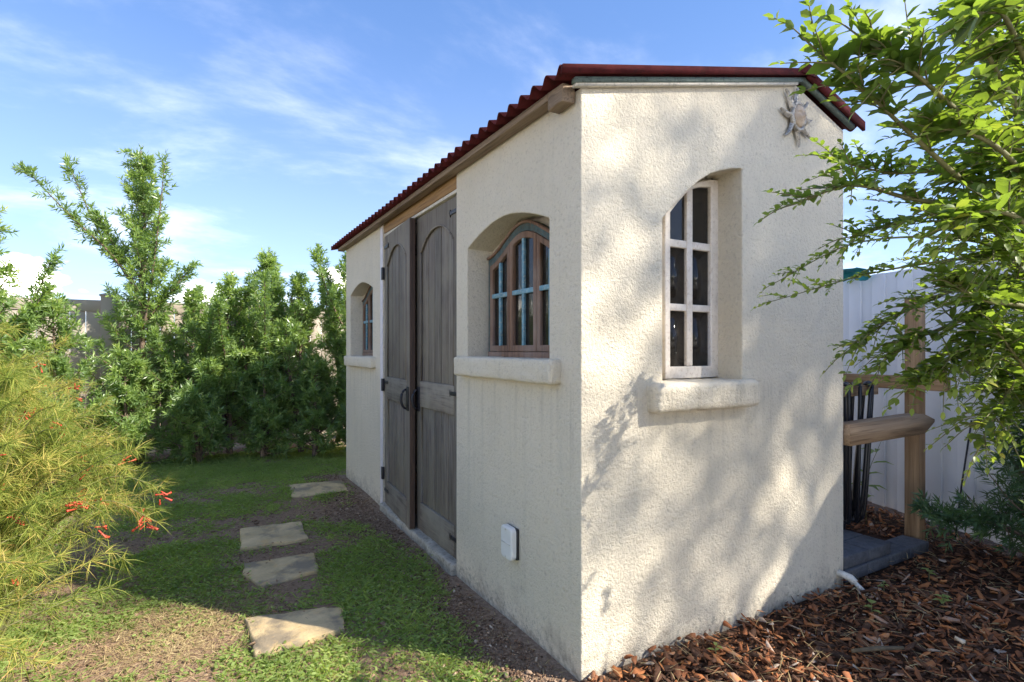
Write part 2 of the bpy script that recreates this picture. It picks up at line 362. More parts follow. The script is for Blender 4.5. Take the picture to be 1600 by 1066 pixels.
def mat_stone(name, dark):
    m, nt, b, o = new_mat(name); t = NT(nt); p = t.coord('pos')
    n = t.noise(p, 6, 6, .65, .6); f = t.noise(p, 45, 5, .7); s = t.noise(p, 4.1, 5, .6)
    c = t.mix(t.rng(n, .32, .68), (0.44, 0.33, 0.18), (0.68, 0.51, 0.28))
    c = t.mix(t.rng(s, .47, .58, 0, dark), c, (0.20, 0.17, 0.13)); c = t.mix(t.rng(t.noise(p, 9, 5, .7), .55, .68, 0, .7), c, (0.62, 0.42, 0.19))
    c = t.mix(t.rng(f, .55, .75, 0, .5), c, (0.30, 0.25, 0.18))
    t.l(c, b.inputs['Base Color']); b.inputs['Roughness'].default_value = .9; b.inputs['Specular IOR Level'].default_value = .2
    t.bump(t.math('ADD', n, t.math('MULTIPLY', f, .5)), .6, .015, b); return m
MT['stone'] = mat_stone('flagstone', .75)
MT['paver'] = mat_plain('charcoal_paver', (0.085, 0.088, 0.098), .85, .25, 25, .5, dark=(0.05, 0.05, 0.055))

# ------------------------------------------------------------------ ground
def ground():
    xs = np.concatenate([np.linspace(-400, -8, 8), np.linspace(-7, 7, 71), np.linspace(8, 400, 8)])
    ys = np.concatenate([np.linspace(-400, -7, 8), np.linspace(-6, 9, 76), np.linspace(10, 400, 8)])
    X, Y = np.meshgrid(xs, ys, indexing='ij')
    near = np.clip(1 - np.maximum(np.abs(X) - 6, 0) / 2, 0, 1)
    Z = ground_z(X, Y) * near
    nx, ny = X.shape; idx = np.arange(nx * ny).reshape(nx, ny)
    f = np.stack([idx[:-1, :-1], idx[1:, :-1], idx[1:, 1:], idx[:-1, 1:]], -1).reshape(-1, 4)
    o = obj('ground', mesh_np('ground', np.stack([X, Y, Z], -1).reshape(-1, 3), [f], MT['ground'], None, True)); tag(o, kind='structure')
def ground_z(X, Y):
    return 0.008 * np.sin(X * 2.3 + 1) * np.cos(Y * 1.9) + 0.006 * np.sin(X * 5.1 + Y * 4.3) - .006
ground()
def added_bounce_deck():  # unseen pale deck, added to bounce sunlight onto the shed walls
    m, nt, b, o_ = new_mat('pale_bounce_concrete'); t = NT(nt); p = t.coord('pos')
    br = t.n('ShaderNodeTexBrick'); t.l(p, br.inputs['Vector']); br.offset = .5
    for k, v in (('Scale', 1.0), ('Mortar Size', .008), ('Brick Width', .8), ('Row Height', .4)): br.inputs[k].default_value = v
    br.inputs['Color1'].default_value = (.70, .66, .58, 1); br.inputs['Color2'].default_value = (.73, .69, .60, 1); br.inputs['Mortar'].default_value = (.36, .33, .28, 1)
    t.l(t.mix(t.rng(t.noise(p, 4, 5, .6), .4, .7, 0, .3), br.outputs[0], (.52, .46, .38)), b.inputs['Base Color']); b.inputs['Roughness'].default_value = .85
    mb = MB().add([(x, y, z) for z in (-.05, .035) for x, y in ((-9, -10), (7, -10), (7, -2.7), (-3.5, -2.7), (-3.5, 4.4), (-9, 4.4))],
        [[(6, 7, 8, 9, 10, 11)], [(i, (i + 1) % 6, (i + 1) % 6 + 6, i + 6) for i in range(6)]])
    tag(mb.build('added_bounce_deck', m), kind='structure')
added_bounce_deck()

# ------------------------------------------------------------------ the shed
shed = empty('garden_shed', (0, 0, 0)); tag(shed, 'small cream stucco garden shed with maroon corrugated roof and weathered double doors', 'shed')
L_S = 4.12
def prism_xz(P, y0, y1, P2=None):
    bm = bmesh.new(); P2 = P2 or P
    a = [bm.verts.new((x, y0, z)) for x, z in P]; b = [bm.verts.new((x, y1, z)) for x, z in P2]
    n = len(P); bm.faces.new(a); bm.faces.new(b[::-1])
    for i in range(n): bm.faces.new((a[i], b[i], b[(i + 1) % n], a[(i + 1) % n]))
    bmesh.ops.recalc_face_normals(bm, faces=bm.faces); me = bpy.data.meshes.new('t'); bm.to_mesh(me); bm.free(); return me
def prism_yz(P, x0, x1):
    bm = bmesh.new()
    a = [bm.verts.new((x0, y, z)) for y, z in P]; b = [bm.verts.new((x1, y, z)) for y, z in P]
    n = len(P); bm.faces.new(a); bm.faces.new(b[::-1])
    for i in range(n): bm.faces.new((a[i], b[i], b[(i + 1) % n], a[(i + 1) % n]))
    bmesh.ops.recalc_face_normals(bm, faces=bm.faces); me = bpy.data.meshes.new('t'); bm.to_mesh(me); bm.free(); return me
def arch(y0, y1, zb, zs, za, n=22):
    P = [(y0, zb), (y1, zb)]
    for i in range(n + 1):
        t = i / n; y = y1 + (y0 - y1) * t; q = abs(2 * t - 1)
        P.append((y, zs + (za - zs) * (1 - q ** 1.75)))
    return P
def shed_wall():
    base = obj('wall', prism_xz([(0, -.3), (1.87, -.3), (1.87, 2.60), (1.42, 2.755), (0, 2.405)], 0, L_S), shed)
    cut = [prism_xz([(.18, -.5), (1.69, -.5), (1.69, 3.2), (.18, 3.2)], .18, L_S - .18),
           prism_yz([(1.24, -.1), (2.77, -.1), (2.77, 3.1), (1.24, 3.1)], -.1, .3),
           prism_yz(arch(.233, 1.085, 1.296, 1.925, 2.024), -.1, .3),
           prism_yz(arch(3.085, 3.93, 1.270, 1.895, 1.985), -.1, .3)]
    g = [(.448, 1.19), (.987, 1.19), (.987, 2.236), (.92, 2.228), (.84, 2.207), (.758, 2.178), (.68, 2.132), (.60, 2.073), (.52, 2.002), (.448, 1.930)]
    g2 = [(.60 + (x - .448) * .718, z + (.075 * (1 - (x - .448) / .539) if z > 1.5 else 0)) for x, z in g]
    ge = lambda k: [(a + (c - a) * k, b + (d - b) * k) for (a, b), (c, d) in zip(g, g2)]
    cut.append(prism_xz(ge(-.25), -.05, .25, ge(1.25)))
    tmp = []
    for me in cut:
        t = bpy.data.objects.new('cut', me); COL.objects.link(t); tmp.append(t)
        m = base.modifiers.new('b', 'BOOLEAN'); m.operation = 'DIFFERENCE'; m.object = t; m.solver = 'EXACT'
    bv = base.modifiers.new('bev', 'BEVEL'); bv.width = .018; bv.segments = 3; bv.limit_method = 'ANGLE'; bv.angle_limit = R_(40)
    dg = bpy.context.evaluated_depsgraph_get(); dg.update()
    me = bpy.data.meshes.new_from_object(base.evaluated_get(dg)); base.modifiers.clear()
    old = base.data; base.data = me; bpy.data.meshes.remove(old)
    for t in tmp: bpy.data.objects.remove(t)
    me.materials.clear(); me.materials.append(MT['stucco'])
shed_wall()

def rough_block(name, x0, x1, y0, y1, z0, z1, mat, parent, amp=.004, bev=.014, seed=0, cell=.035):
    bm = bmesh.new(); bmesh.ops.create_cube(bm, size=1)
    for v in bm.verts: v.co = Vector((x0 + (v.co.x + .5) * (x1 - x0), y0 + (v.co.y + .5) * (y1 - y0), z0 + (v.co.z + .5) * (z1 - z0)))
    bmesh.ops.bevel(bm, geom=list(bm.edges), offset=bev, segments=2, profile=.5, affect='EDGES')
    for ax in range(3):
        L = (x1 - x0, y1 - y0, z1 - z0)[ax]; o = (x0, y0, z0)[ax]; n = int(L / cell)
        for i in range(1, n):
            no = [0, 0, 0]; no[ax] = 1; co = [0, 0, 0]; co[ax] = o + L * i / n
            bmesh.ops.bisect_plane(bm, geom=list(bm.verts) + list(bm.edges) + list(bm.faces), plane_co=co, plane_no=no)
    from mathutils import noise
    for v in bm.verts:
        q = v.co * 9 + Vector((seed * 3.7, seed, 0)); v.co += noise.noise_vector(q) * amp + noise.noise_vector(q * 3.1) * amp * .5
    me = bpy.data.meshes.new(name); bm.to_mesh(me); bm.free(); me.materials.append(mat)
    me.polygons.foreach_set('use_smooth', np.ones(len(me.polygons), bool))
    return obj(name, me, parent)
rough_block('window_sill', -.056, .14, .142, 1.165, 1.196, 1.305, MT['stucco'], shed, seed=1)
rough_block('window_sill', -.056, .14, 2.99, 3.99, 1.176, 1.278, MT['stucco'], shed, seed=2)
rough_block('window_sill', .352, 1.03, -.072, .155, 1.070, 1.200, MT['stucco'], shed, seed=3, amp=.006, bev=.022)
rough_block('threshold', -.03, .14, 1.245, 2.765, -.06, .052, MT['concrete'], shed, amp=.010, bev=.012, seed=5)

# roof
ZE, ZR = 2.432, 2.815         # sheet mid height at eave edge x=-.12 and at the ridge x=1.45
def corrugated(x0, z0, x1, z1, y0, y1, pitch=.1, amp=.017, th=.005, ph=0.0):
    ny = int((y1 - y0) / pitch * 12) + 1; nx = 5
    ys = np.linspace(y0, y1, ny); ts = np.linspace(0, 1, nx)
    T, Y = np.meshgrid(ts, ys, indexing='ij')
    w = amp * np.cos(2 * np.pi * (Y - y0) / pitch + ph)
    nrm = np.array([-(z1 - z0), 0, x1 - x0]); nrm = nrm / np.linalg.norm(nrm)
    if nrm[2] < 0: nrm = -nrm
    B = np.stack([x0 + (x1 - x0) * T, Y, z0 + (z1 - z0) * T + .004 * np.sin(Y * 2.1) ], -1)
    top = B + nrm * (w + th / 2)[..., None]; bot = B + nrm * (w - th / 2)[..., None]
    V = np.concatenate([top.reshape(-1, 3), bot.reshape(-1, 3)]); n = nx * ny
    idx = np.arange(n).reshape(nx, ny)
    q = np.stack([idx[:-1, :-1], idx[1:, :-1], idx[1:, 1:], idx[:-1, 1:]], -1).reshape(-1, 4)
    def rim(a): return np.stack([a[:-1], a[1:], a[1:] + n, a[:-1] + n], -1)
    f = np.concatenate([q, q[:, ::-1] + n, rim(idx[0]), rim(idx[-1]), rim(idx[:, 0]), rim(idx[:, -1])])
    return V, f
V, f = corrugated(-.12, ZE, 1.45, ZR, -.03, 4.33); roof = obj('roof', mesh_np('roof', V, [f], MT['roof'], None, True), shed)
V, f = corrugated(1.99, 2.643, 1.45, ZR, -.03, 4.33); obj('rear_roof_sheet', mesh_np('roof_rear', V, [f], MT['roof'], None, True), roof)
def slope_bar(name, x0, z0, x1, z1, y0, y1, th, mat, parent):
    mb = MB(); V = [(x0, y0, z0 - th), (x1, y0, z1 - th), (x1, y0, z1), (x0, y0, z0), (x0, y1, z0 - th), (x1, y1, z1 - th), (x1, y1, z1), (x0, y1, z0)]
    mb.add(V, [[(0, 1, 2, 3), (7, 6, 5, 4), (0, 4, 5, 1), (3, 2, 6, 7), (0, 3, 7, 4), (1, 5, 6, 2)]])
    return mb.build(name, mat, parent)
sL = (ZR - ZE) / 1.57; sR = (ZR - 2.643) / .54
zl = lambda x: ZE + (x + .12) * sL
zr = lambda x: ZR - (x - 1.45) * sR
slope_bar('rake_trim', -.125, zl(-.125) + .014, 1.45, ZR + .014, -.052, -.036, .034, MT['roof'], roof)
slope_bar('rake_trim', 1.45, ZR + .017, 1.995, zr(1.995) + .017, -.053, -.037, .050, MT['roof'], roof)
slope_bar('rake_board', -.05, zl(-.05) - .026, 1.44, zl(1.44) - .026, -.030, -.004, .022, MT['green_trim'], roof)
slope_bar('rake_board', 1.45, zr(1.45) - .026, 1.93, zr(1.93) - .026, -.030, -.004, .022, MT['green_trim'], roof)
slope_bar('drip_edge', -.045, zl(-.045) - .048, 1.40, zl(1.40) - .048, -.026, -.002, .014, MT['trim'], roof)
an = np.linspace(-.15, math.pi + .15, 9)
mb = MB(); P = []
for y in np.linspace(-.06, 4.34, 2):
    for a in an: P.append((1.45 + .062 * math.cos(a), y, ZR - .018 + .05 * math.sin(a)))
mb.add(P, [[(i, i + 1, i + 10, i + 9) for i in range(8)], [tuple(range(8, -1, -1)), tuple(range(9, 18))]]) if False else mb.add(P, [[(i, i + 1, i + 10, i + 9) for i in range(8)], [tuple(range(8, -1, -1))], [tuple(range(9, 18))]])
mb.build('ridge_cap', MT['roof'], roof, False)
MB().box(-.066, -.004, .150, 4.22, 2.392, 2.425, .004).build('eave_beam', MT['eave'], roof)
rough_block('beam_end', -.070, -.006, .035, .149, 2.350, 2.424, MT['eave'], roof, amp=.006, bev=.006, seed=8)
MB().box(-.003, .004, 2.772, 2.84, .02, 2.385, .001).build('jamb_strip', mat_plain('bare_primer', (.66, .62, .62), .9, .08, 20, .4), shed)
MB().box(.008, .07, 1.243, 2.767, 2.322, 2.46, .004).build('lintel', MT['lintel'], shed)
MB().box(.012, .075, 1.243, 2.767, 2.300, 2.320, .002).build('lintel_strip', MT['trim'], shed)
MB().box(.19, 1.68, .19, L_S - .19, 2.37, 2.39).build('ceiling_board', MT['interior'], shed)

# doors: local frame a (0 hinge .. W free edge), z, n outward (local -x)
DWID, DB, DT = .755, .045, 2.295
def door_leaf(hinge, ang, mirror):
    # local mesh: y = a * s, x = depth (outer face at x=0, inner at .044)
    s = -1 if mirror else 1
    loc = lambda a: a * s
    MM = lambda x: M_front(x)
    sw = .088; zmb, zmt, zbt, zs, za = .94, 1.115, .245, 2.035, 2.165
    a0, a1 = sw, DWID - sw
    def yy(L): return [(loc(a), z) for a, z in L]
    up = [(a0, zmt), (a1, zmt)] + [(a1 + (a0 - a1) * i / 16, zs + (za - zs) * (1 - abs(2 * i / 16 - 1) ** 2.2)) for i in range(17)]
    frame = curve_solid('door', [yy([(0, DB), (DWID, DB), (DWID, DT), (0, DT)]), yy(up), yy([(a0, zbt), (a1, zbt), (a1, zmb), (a0, zmb)])], .021, MM(.022), MT['door_v'], .003)
    d = obj('door', frame, shed); d.location = hinge; d.rotation_euler = (0, 0, ang)
    def part(name, mb, mat, smooth=False): return mb.build(name, mat, d, smooth)
    def bx(a, b, z0, z1, x0, x1, bev=.002):
        y0, y1 = sorted((loc(a), loc(b))); return MB().box(x0, x1, y0, y1, z0, z1, bev)
    part('middle_rail', bx(a0 - .012, a1 + .012, zmb - .004, zmt + .004, -.005, .03, .004), MT['door_h'])
    part('bottom_rail', bx(a0 - .012, a1 + .012, DB + .012, zbt + .004, -.004, .03, .004), MT['door_h'])
    # raised bead following the arch, and the edge strip at the free side
    top = [(a1 + (a0 - a1) * i / 20, zs + (za - zs) * (1 - abs(2 * i / 20 - 1) ** 2.2)) for i in range(21)]
    part('arch_bead', MB().tube([(.0, loc(a), z) for a, z in top], .0075, 6), MT['door_h'], True)
    for a in (a0, a1): part('panel_bead', MB().tube([(.002, loc(a), zmt), (.002, loc(a), zs)], .006, 5), MT['door_v'], True)
    n = 5; pw = (a1 - a0) / n
    for i in range(n):
        b0, b1 = a0 + i * pw + .0035, a0 + (i + 1) * pw - .0035; c = ((i + .5) / n) * 2 - 1
        part('plank', bx(b0, b1, zmt + .004, za + .02, .012 + .0015 * (i % 2), .033, .0035), MT['door_v'])
        part('plank', bx(b0, b1, zbt + .004, zmb - .004, .012 + .0015 * ((i + 1) % 2), .033, .0035), MT['door_v'])
    part('edge_strip', bx(DWID + .0005, DWID + .008, DB + .01, DT - .01, .001, .042, .002), MT['door_edge'])
    # ring pull on a plate
    h = part('pull_handle', bx(a1 + .018, DWID - .012, .90, 1.075, -.008, -.0005, .003), MT['black'])
    ac = (a1 + DWID) / 2
    pts = [(-.018 - .038 * math.sin(t) ** 2, loc(ac + .034 * math.cos(t) * .6), .985 + .062 * math.sin(t)) for t in np.linspace(R_(100), R_(440), 22)]
    pts = [(-.022 - .022 * math.cos(t), loc(ac + .012 * math.sin(t)), .985 - .064 * math.cos(t)) for t in np.linspace(0, 2 * math.pi, 24)]
    pts = [(-.014 - .035 * math.sin(t), loc(ac), .985 + .068 * math.cos(t)) for t in np.linspace(0, math.pi, 14)]
    MB().tube(pts, [.011 - .003 * abs(math.cos(t)) for t in np.linspace(0, math.pi, 14)], 8).build('ring', MT['black'], d, True).parent = d
    for z in (2.20, 1.07, .17):
        mb = MB(); y0, y1 = sorted((loc(.005), loc(.13))); mb.box(-.007, -.0005, y0, y1, z - .013, z + .013, .002)
        mb.tube([(-.0035, loc(.13), z - .022), (-.0035, loc(.142), z), (-.0035, loc(.13), z + .022)], .004, 5)
        part('hinge_strap', mb, MT['black'])
    return d
door_leaf((.030, 1.262, 0), 0, False)
door_leaf((.012, 2.752, 0), R_(-3.4), True)
for z in (1.985, 1.045, .30): MB().box(-.012, .010, 2.752, 2.786, z - .052, z + .052, .003).build('hinge_plate', MT['black'], shed)

# windows
def front_window(y_off, z_off):
    yc = .655
    top = lambda y: 1.875 + z_off + .135 * (.5 + .5 * math.cos(math.pi * min(1, abs(y - yc) / .40)))
    ys = np.linspace(.262, 1.048, 25)
    x = .128
    O = [(y + y_off, z) for y, z in [(.262, 1.30 + z_off), (1.048, 1.30 + z_off)]] + [(y + y_off, top(y)) for y in ys[::-1]]
    I = [(.285 + y_off, 1.33 + z_off), (1.025 + y_off, 1.33 + z_off)] + [(y + y_off, top(y) - .05) for y in np.linspace(.285, 1.025, 23)[::-1]]
    w = obj('window', curve_solid('window', [O, I], .022, M_front(x + .012), MT['teal'], .003), shed)
    MB().box(x - .014, x + .02, .262 + y_off, 1.048 + y_off, 1.301 + z_off, 1.333 + z_off, .003).build('bottom_frame', MT['win_brown'], w)
    obj('head_filler', curve_solid('head_filler', [[(y + y_off, top(y) - .03) for y in ys] + [(1.10 + y_off, 1.80 + z_off), (1.10 + y_off, 2.05 + z_off), (.22 + y_off, 2.05 + z_off), (.22 + y_off, 1.80 + z_off)]], .004, M_front(x + .039), MT['stucco']), w)
    # outer moulding following the ogee
    MB().tube([(x - .014, y + y_off, top(y) - .004) for y in np.linspace(.262, 1.048, 40)], .009, 6).build('head_moulding', MT['win_brown'], w, True)
    for (a, b) in ((.287, .520), (.522, .790), (.792, 1.023)):
        yy = np.linspace(a, b, 14); st = .030; tz = lambda y: top(y) - .052
        Lo = [(a + y_off, 1.335 + z_off), (b + y_off, 1.335 + z_off)] + [(y + y_off, tz(y)) for y in yy[::-1]]
        yi = np.linspace(a + st, b - st, 12)
        Li = [(a + st + y_off, 1.368 + z_off), (b - st + y_off, 1.368 + z_off)] + [(y + y_off, tz(y) - .035) for y in yi[::-1]]
        s = obj('sash', curve_solid('sash', [Lo, Li], .014, M_front(x), MT['win_brown'], .004), w)
        pane = curve_solid('pane', [Li], .002, M_front(x + .008), MT['glass']); obj('pane', pane, w)
        c = (a + b) / 2 + y_off; zt = tz((a + b) / 2) - .034
        MB().box(x - .012, x + .004, c - .010, c + .010, 1.367 + z_off, zt, .002).build('muntin', MT['blue'], w)
        MB().box(x - .014, x + .003, a + st - .004 + y_off, b - st + .004 + y_off, 1.635 + z_off, 1.660 + z_off, .002).build('muntin', MT['blue'], w)
front_window(0, 0)
front_window(2.852, -.028)
def gable_window():
    y = .155
    top = [(.992, 2.222), (.93, 2.215), (.87, 2.198), (.81, 2.178), (.761, 2.153), (.70, 2.105), (.647, 2.052), (.612, 2.010)]
    O = [(.612, 1.203), (.992, 1.203)] + top
    I = [(.647, 1.262), (.935, 1.262), (.935, 2.178), (.87, 2.170), (.81, 2.152), (.761, 2.125), (.70, 2.068), (.647, 2.012)]
    w = obj('window', curve_solid('window', [O, I], .022, M_gable(y + .012), MT['win_cream'], .004), shed)
    MB().box(.765, .806, y - .006, y + .022, 1.264, 2.158, .004).build('muntin', MT['win_cream'], w)
    for z0, z1 in ((1.848, 1.886), (1.536, 1.571)):
        for x0, x1 in ((.645, .7645), (.8065, .937)): MB().box(x0, x1, y - .005, y + .021, z0, z1, .004).build('muntin', MT['win_cream'], w)
    for x0, x1 in ((.645, .766), (.805, .937)):
        zt = 2.10 if x0 < .7 else 2.175
        for z0, z1 in ((1.258, 1.537), (1.570, 1.849)): MB().box(x0, x1, y + .012, y + .016, z0, z1).build('pane', MT['glass'], w)
    for L in ([(.645, 1.885), (.766, 1.885), (.766, 2.13), (.70, 2.07), (.645, 2.014)], [(.805, 1.885), (.937, 1.885), (.937, 2.18), (.87, 2.172), (.805, 2.15)]):
        obj('pane', curve_solid('pane', [L], .002, M_gable(y + .014), MT['glass']), w)
    MB().box(.455, .615, y + .016, y + .03, 1.20, 2.12, .002).build('side_board', MT['stucco'], w)
    MB().box(.60, .99, y + .0365, y + .046, 2.19, 2.29, .001).build('head_filler', MT['stucco'], w)
gable_window()

# ------------------------------------------------------------------ fittings on the shed
def sun_plaque():
    cx, cz = 1.405, 2.575
    r = empty('sun_plaque', (cx, -.012, cz)); tag(r, 'tarnished metal sun with a face and wavy rays hung under the gable peak', 'wall ornament')
    m_face = mat_plain('antique_face', (0.44, 0.34, 0.24), .5, .25, 40, .2, metallic=.2)
    m_ray = mat_plain('antique_silver', (0.40, 0.36, 0.30), .3, .4, 40, .5, metallic=.45, dark=(0.045, 0.036, 0.026))
    n, k = 26, 22; V = []
    for i in range(n + 1):
        for j in range(k + 1):
            a, b = (i / n) * 2 - 1, (j / k) * 2 - 1
            # square to disc
            X = a * math.sqrt(1 - b * b / 2); Z = b * math.sqrt(1 - a * a / 2); rr = X * X + Z * Z
            d = .034 * math.sqrt(max(0, 1 - rr)) ** .8
            g = lambda x, z, sx, sz: math.exp(-((X - x) / sx) ** 2 - ((Z - z) / sz) ** 2)
            d += .017 * g(0, -.08, .10, .20) + .010 * g(0, -.22, .16, .07)
            for s_ in (-1, 1): d += -.009 * g(s_ * .36, .16, .20, .09) + .005 * g(s_ * .36, .17, .12, .045) + .006 * g(s_ * .36, .34, .26, .06) + .006 * g(s_ * .42, -.2, .2, .2)
            d += .008 * g(0, -.46, .22, .045) - .006 * g(0, -.52, .24, .03) + .008 * g(0, -.60, .18, .05) + .006 * g(0, -.86, .2, .1)
            V.append((X * .047, -d - .004, Z * .064))
    f = [(i * (k + 1) + j, (i + 1) * (k + 1) + j, (i + 1) * (k + 1) + j + 1, i * (k + 1) + j + 1) for i in range(n) for j in range(k)]
    o = obj('face', mesh_np('face', V, [f], m_face, None, True), r)
    # halo collar and eight wavy rays
    ring = MB(); ring.tube([(.053 * math.cos(t), -.010, .070 * math.sin(t)) for t in np.linspace(0, 2 * math.pi, 25)], .013, 6, False); ring.build('collar', m_ray, r, True)
    MB().add([(.05 * math.cos(t), -.002, .068 * math.sin(t)) for t in np.linspace(0, 2 * math.pi, 24, endpoint=False)], [[tuple(range(24))]]).build('back_plate', m_ray, r)
    for i, (ang, ln) in enumerate(((92, .125), (48, .105), (2, .10), (-42, .115), (-86, .13), (-130, .125), (176, .115), (130, .13))):
        t = R_(ang); e = np.array([math.cos(t), 0, math.sin(t)]); p = np.array([-math.sin(t), 0, math.cos(t)]); V = []; n = 9
        for q in range(n):
            s_ = q / (n - 1); c = e * (.045 + (ln - .015) * s_) + p * .007 * math.sin(s_ * 5.0 + i); w = .019 * (1 - .72 * s_ ** 1.4); h = .024 * (1 - .5 * s_)
            V += [c - p * w + (0, -.002, 0), c + (0, -h, 0) - p * w * .25, c + p * w * .35 + (0, -h * .55, 0), c + p * w + (0, -.002, 0)]
        ff = [(4 * q + a, 4 * q + a + 1, 4 * q + a + 5, 4 * q + a + 4) for q in range(n - 1) for a in range(3)]
        obj('ray', mesh_np('ray', V, [ff], m_ray), r)
sun_plaque()
def vent_cover():
    r = empty('utility_cover', (-.01, .548, .405)); tag(r, 'white plastic utility cover low on stucco wall beside the doors', 'wall cover')
    bm = bmesh.new(); bmesh.ops.create_cube(bm, size=1)
    for v in bm.verts: v.co = Vector((v.co.x * .028, v.co.y * .108, v.co.z * .158))
    bmesh.ops.bevel(bm, geom=[e for e in bm.edges if abs(e.verts[0].co.x - e.verts[1].co.x) > .01], offset=.024, segments=4, profile=.5, affect='EDGES')
    bmesh.ops.bevel(bm, geom=[e for e in bm.edges if all(v.co.x < -.01 for v in e.verts)], offset=.008, segments=2, profile=.5, affect='EDGES')
    me = bpy.data.meshes.new('cover'); bm.to_mesh(me); bm.free(); c = obj('cover', me, r, MT['white_plastic']); c.location = (-.020, 0, 0)
    MB().box(-.006, .008, -.058, .050, -.075, .075, .003).build('gasket', MT['black'], r)
    for z in (-.066, .066): MB().tube([(-.034, 0, z), (-.0375, 0, z)], .005, 8).build('screw', MT['pvc'], r)
    MB().box(-.0365, -.030, -.045, .045, -.002, .002).build('seam', MT['pvc'], r)
vent_cover()
def drain():
    p0 = np.array([1.815, .0, .075])
    r = empty('drain_pipe', tuple(p0)); tag(r, 'white plastic drain elbow poking from base of stucco gable wall', 'pipe')
    MB().tube([(0, .03, .0), (0, -.035, .0), (.012, -.060, -.010), (.022, -.078, -.030)], [.019, .019, .021, .021], 10).build('elbow', MT['pvc'], r, True)
    MB().tube([(.020, -.074, -.026), (.048, -.130, -.085)], .0125, 10).build('spout', MT['pvc'], r, True)
drain()

# ------------------------------------------------------------------ stepping stones
def slab(name, corners, th, label, seed, z=0.0, group='stepping stones across the lawn'):
    rs = np.random.default_rng(seed); P = []
    n = len(corners)
    for i in range(n):
        a, b = np.array(corners[i]), np.array(corners[(i + 1) % n])
        for t in np.linspace(0, 1, 7)[:-1]:
            P.append(a + (b - a) * t + rs.normal(0, .0035, 2))
    c = np.mean(P, axis=0); m = len(P)
    rings = [(1.0, -.04), (1.0, th - .012), (.985, th - .003), (.955, th), (.6, th + .003), (.25, th + .001)]
    V = []
    for s, h in rings:
        for p in P: q = c + (p - c) * s; V.append((q[0] - c[0], q[1] - c[1], h + rs.normal(0, .0018)))
    f = [(k * m + i, k * m + (i + 1) % m, (k + 1) * m + (i + 1) % m, (k + 1) * m + i) for k in range(len(rings) - 1) for i in range(m)]
    o = obj(name, mesh_np(name, V, [f, [tuple((len(rings) - 1) * m + i for i in range(m))]], MT['stone'], None, False))
    o.location = (c[0], c[1], z); tag(o, label, 'stepping stone', group); return o
STONES = [
    ([(-1.125, .845), (-.735, .885), (-.700, 1.10), (-.80, 1.155), (-1.145, 1.225)], 'broad tan stepping stone half in sun, its corner edged by lit grass'),
    ([(-1.035, 1.565), (-.720, 1.655), (-.690, 1.960), (-1.105, 1.990), (-1.12, 1.8)], 'shaded yellowish stepping stone, second along from the sunlit one'),
    ([(-1.105, 2.295), (-.684, 2.262), (-.664, 2.690), (-1.085, 2.73)], 'greyish rectangular stepping stone in bare soil beyond the yellowish one'),
    ([(-.62, 3.52), (-.12, 3.45), (-.08, 3.92), (-.58, 4.02)], 'gritty pale stepping stone at the far corner of the shed'),
]
for i, (c, lb) in enumerate(STONES): slab('stepping_stone', c, .020 if i < 3 else .004, lb, 20 + i)
def in_stone(x, y, pad=0.0):
    r = np.zeros(np.shape(x), bool)
    for c, _ in STONES:
        c = np.array(c); lo, hi = c.min(0) - pad, c.max(0) + pad
        r |= (x > lo[0]) & (x < hi[0]) & (y > lo[1]) & (y < hi[1])
    return r

# ------------------------------------------------------------------ fences
def back_fence():
    y, h = 6.62, 1.97
    r = empty('back_fence', (0, y, 0)); tag(r, 'tan vinyl privacy fence running behind the leafy hedge', 'fence')
    posts = [-2.34 + 1.85 * k for k in range(-3, 4)]
    pm = MB().box(-.075, .075, -.075, .075, -.1, h + .03, .006).me('post', MT['vinyl_tan'])
    capm = MB().box(-.088, .088, -.088, .088, h + .03, h + .05, .003).add([(-.085, -.085, h + .05), (.085, -.085, h + .05), (.085, .085, h + .05), (-.085, .085, h + .05), (0, 0, h + .085)], [[(0, 1, 4), (1, 2, 4), (2, 3, 4), (3, 0, 4)]]).me('cap', MT['vinyl_tan'])
    n = 11; w = (1.85 - .15) / n
    plm = MB().box(.003, w - .003, -.011, .011, .17, h - .16, .003).me('plank', MT['vinyl_tan'])
    rtm = MB().box(.0, 1.70, -.025, .025, h - .16, h - .02, .004).me('rail', MT['vinyl_tan'])
    rbm = MB().box(.0, 1.70, -.025, .025, .05, .17, .004).me('rail', MT['vinyl_tan'])
    for x in posts:
        p = obj('post', pm, r); p.location = (x, 0, 0); c = obj('post_cap', capm, p)
    for x in posts[:-1]:
        for me in (rtm, rbm): q = obj('rail', me, r); q.location = (x + .075, 0, 0)
        for i in range(n): q = obj('plank', plm, r); q.location = (x + .075 + i * w, 0, 0)
back_fence()
def side_fence():
    a = np.array([3.27, -.46]); b = np.array([3.64, .70]); e = (b - a) / np.linalg.norm(b - a); ang = math.atan2(e[1], e[0]); h = 1.98
    st = a - e * 3.2
    r = empty('side_fence', (st[0], st[1], 0), ang); tag(r, 'white vinyl fence of wide upright boards beside the timber rack', 'fence')
    Ltot = 9.0; w = .155; n = int(Ltot / (w * .80))
    w = .150; p1 = MB().box(-.006, w * .8 + .006, -.012, .014, .04, h, .003).me('board', MT['vinyl_white']); p2 = MB().box(.0, w * .8, .004, .034, .04, h, .004).me('board', MT['vinyl_white'])
    for i in range(n):
        q = obj('board', p1 if i % 2 else p2, r); q.location = (i * w * .80, 0, 0)
    for z in (.16, 1.0, 1.80): MB().box(0, Ltot, -.060, -.013, z - .045, z + .045, .004).build('rail', MT['vinyl_white'], r)
side_fence()

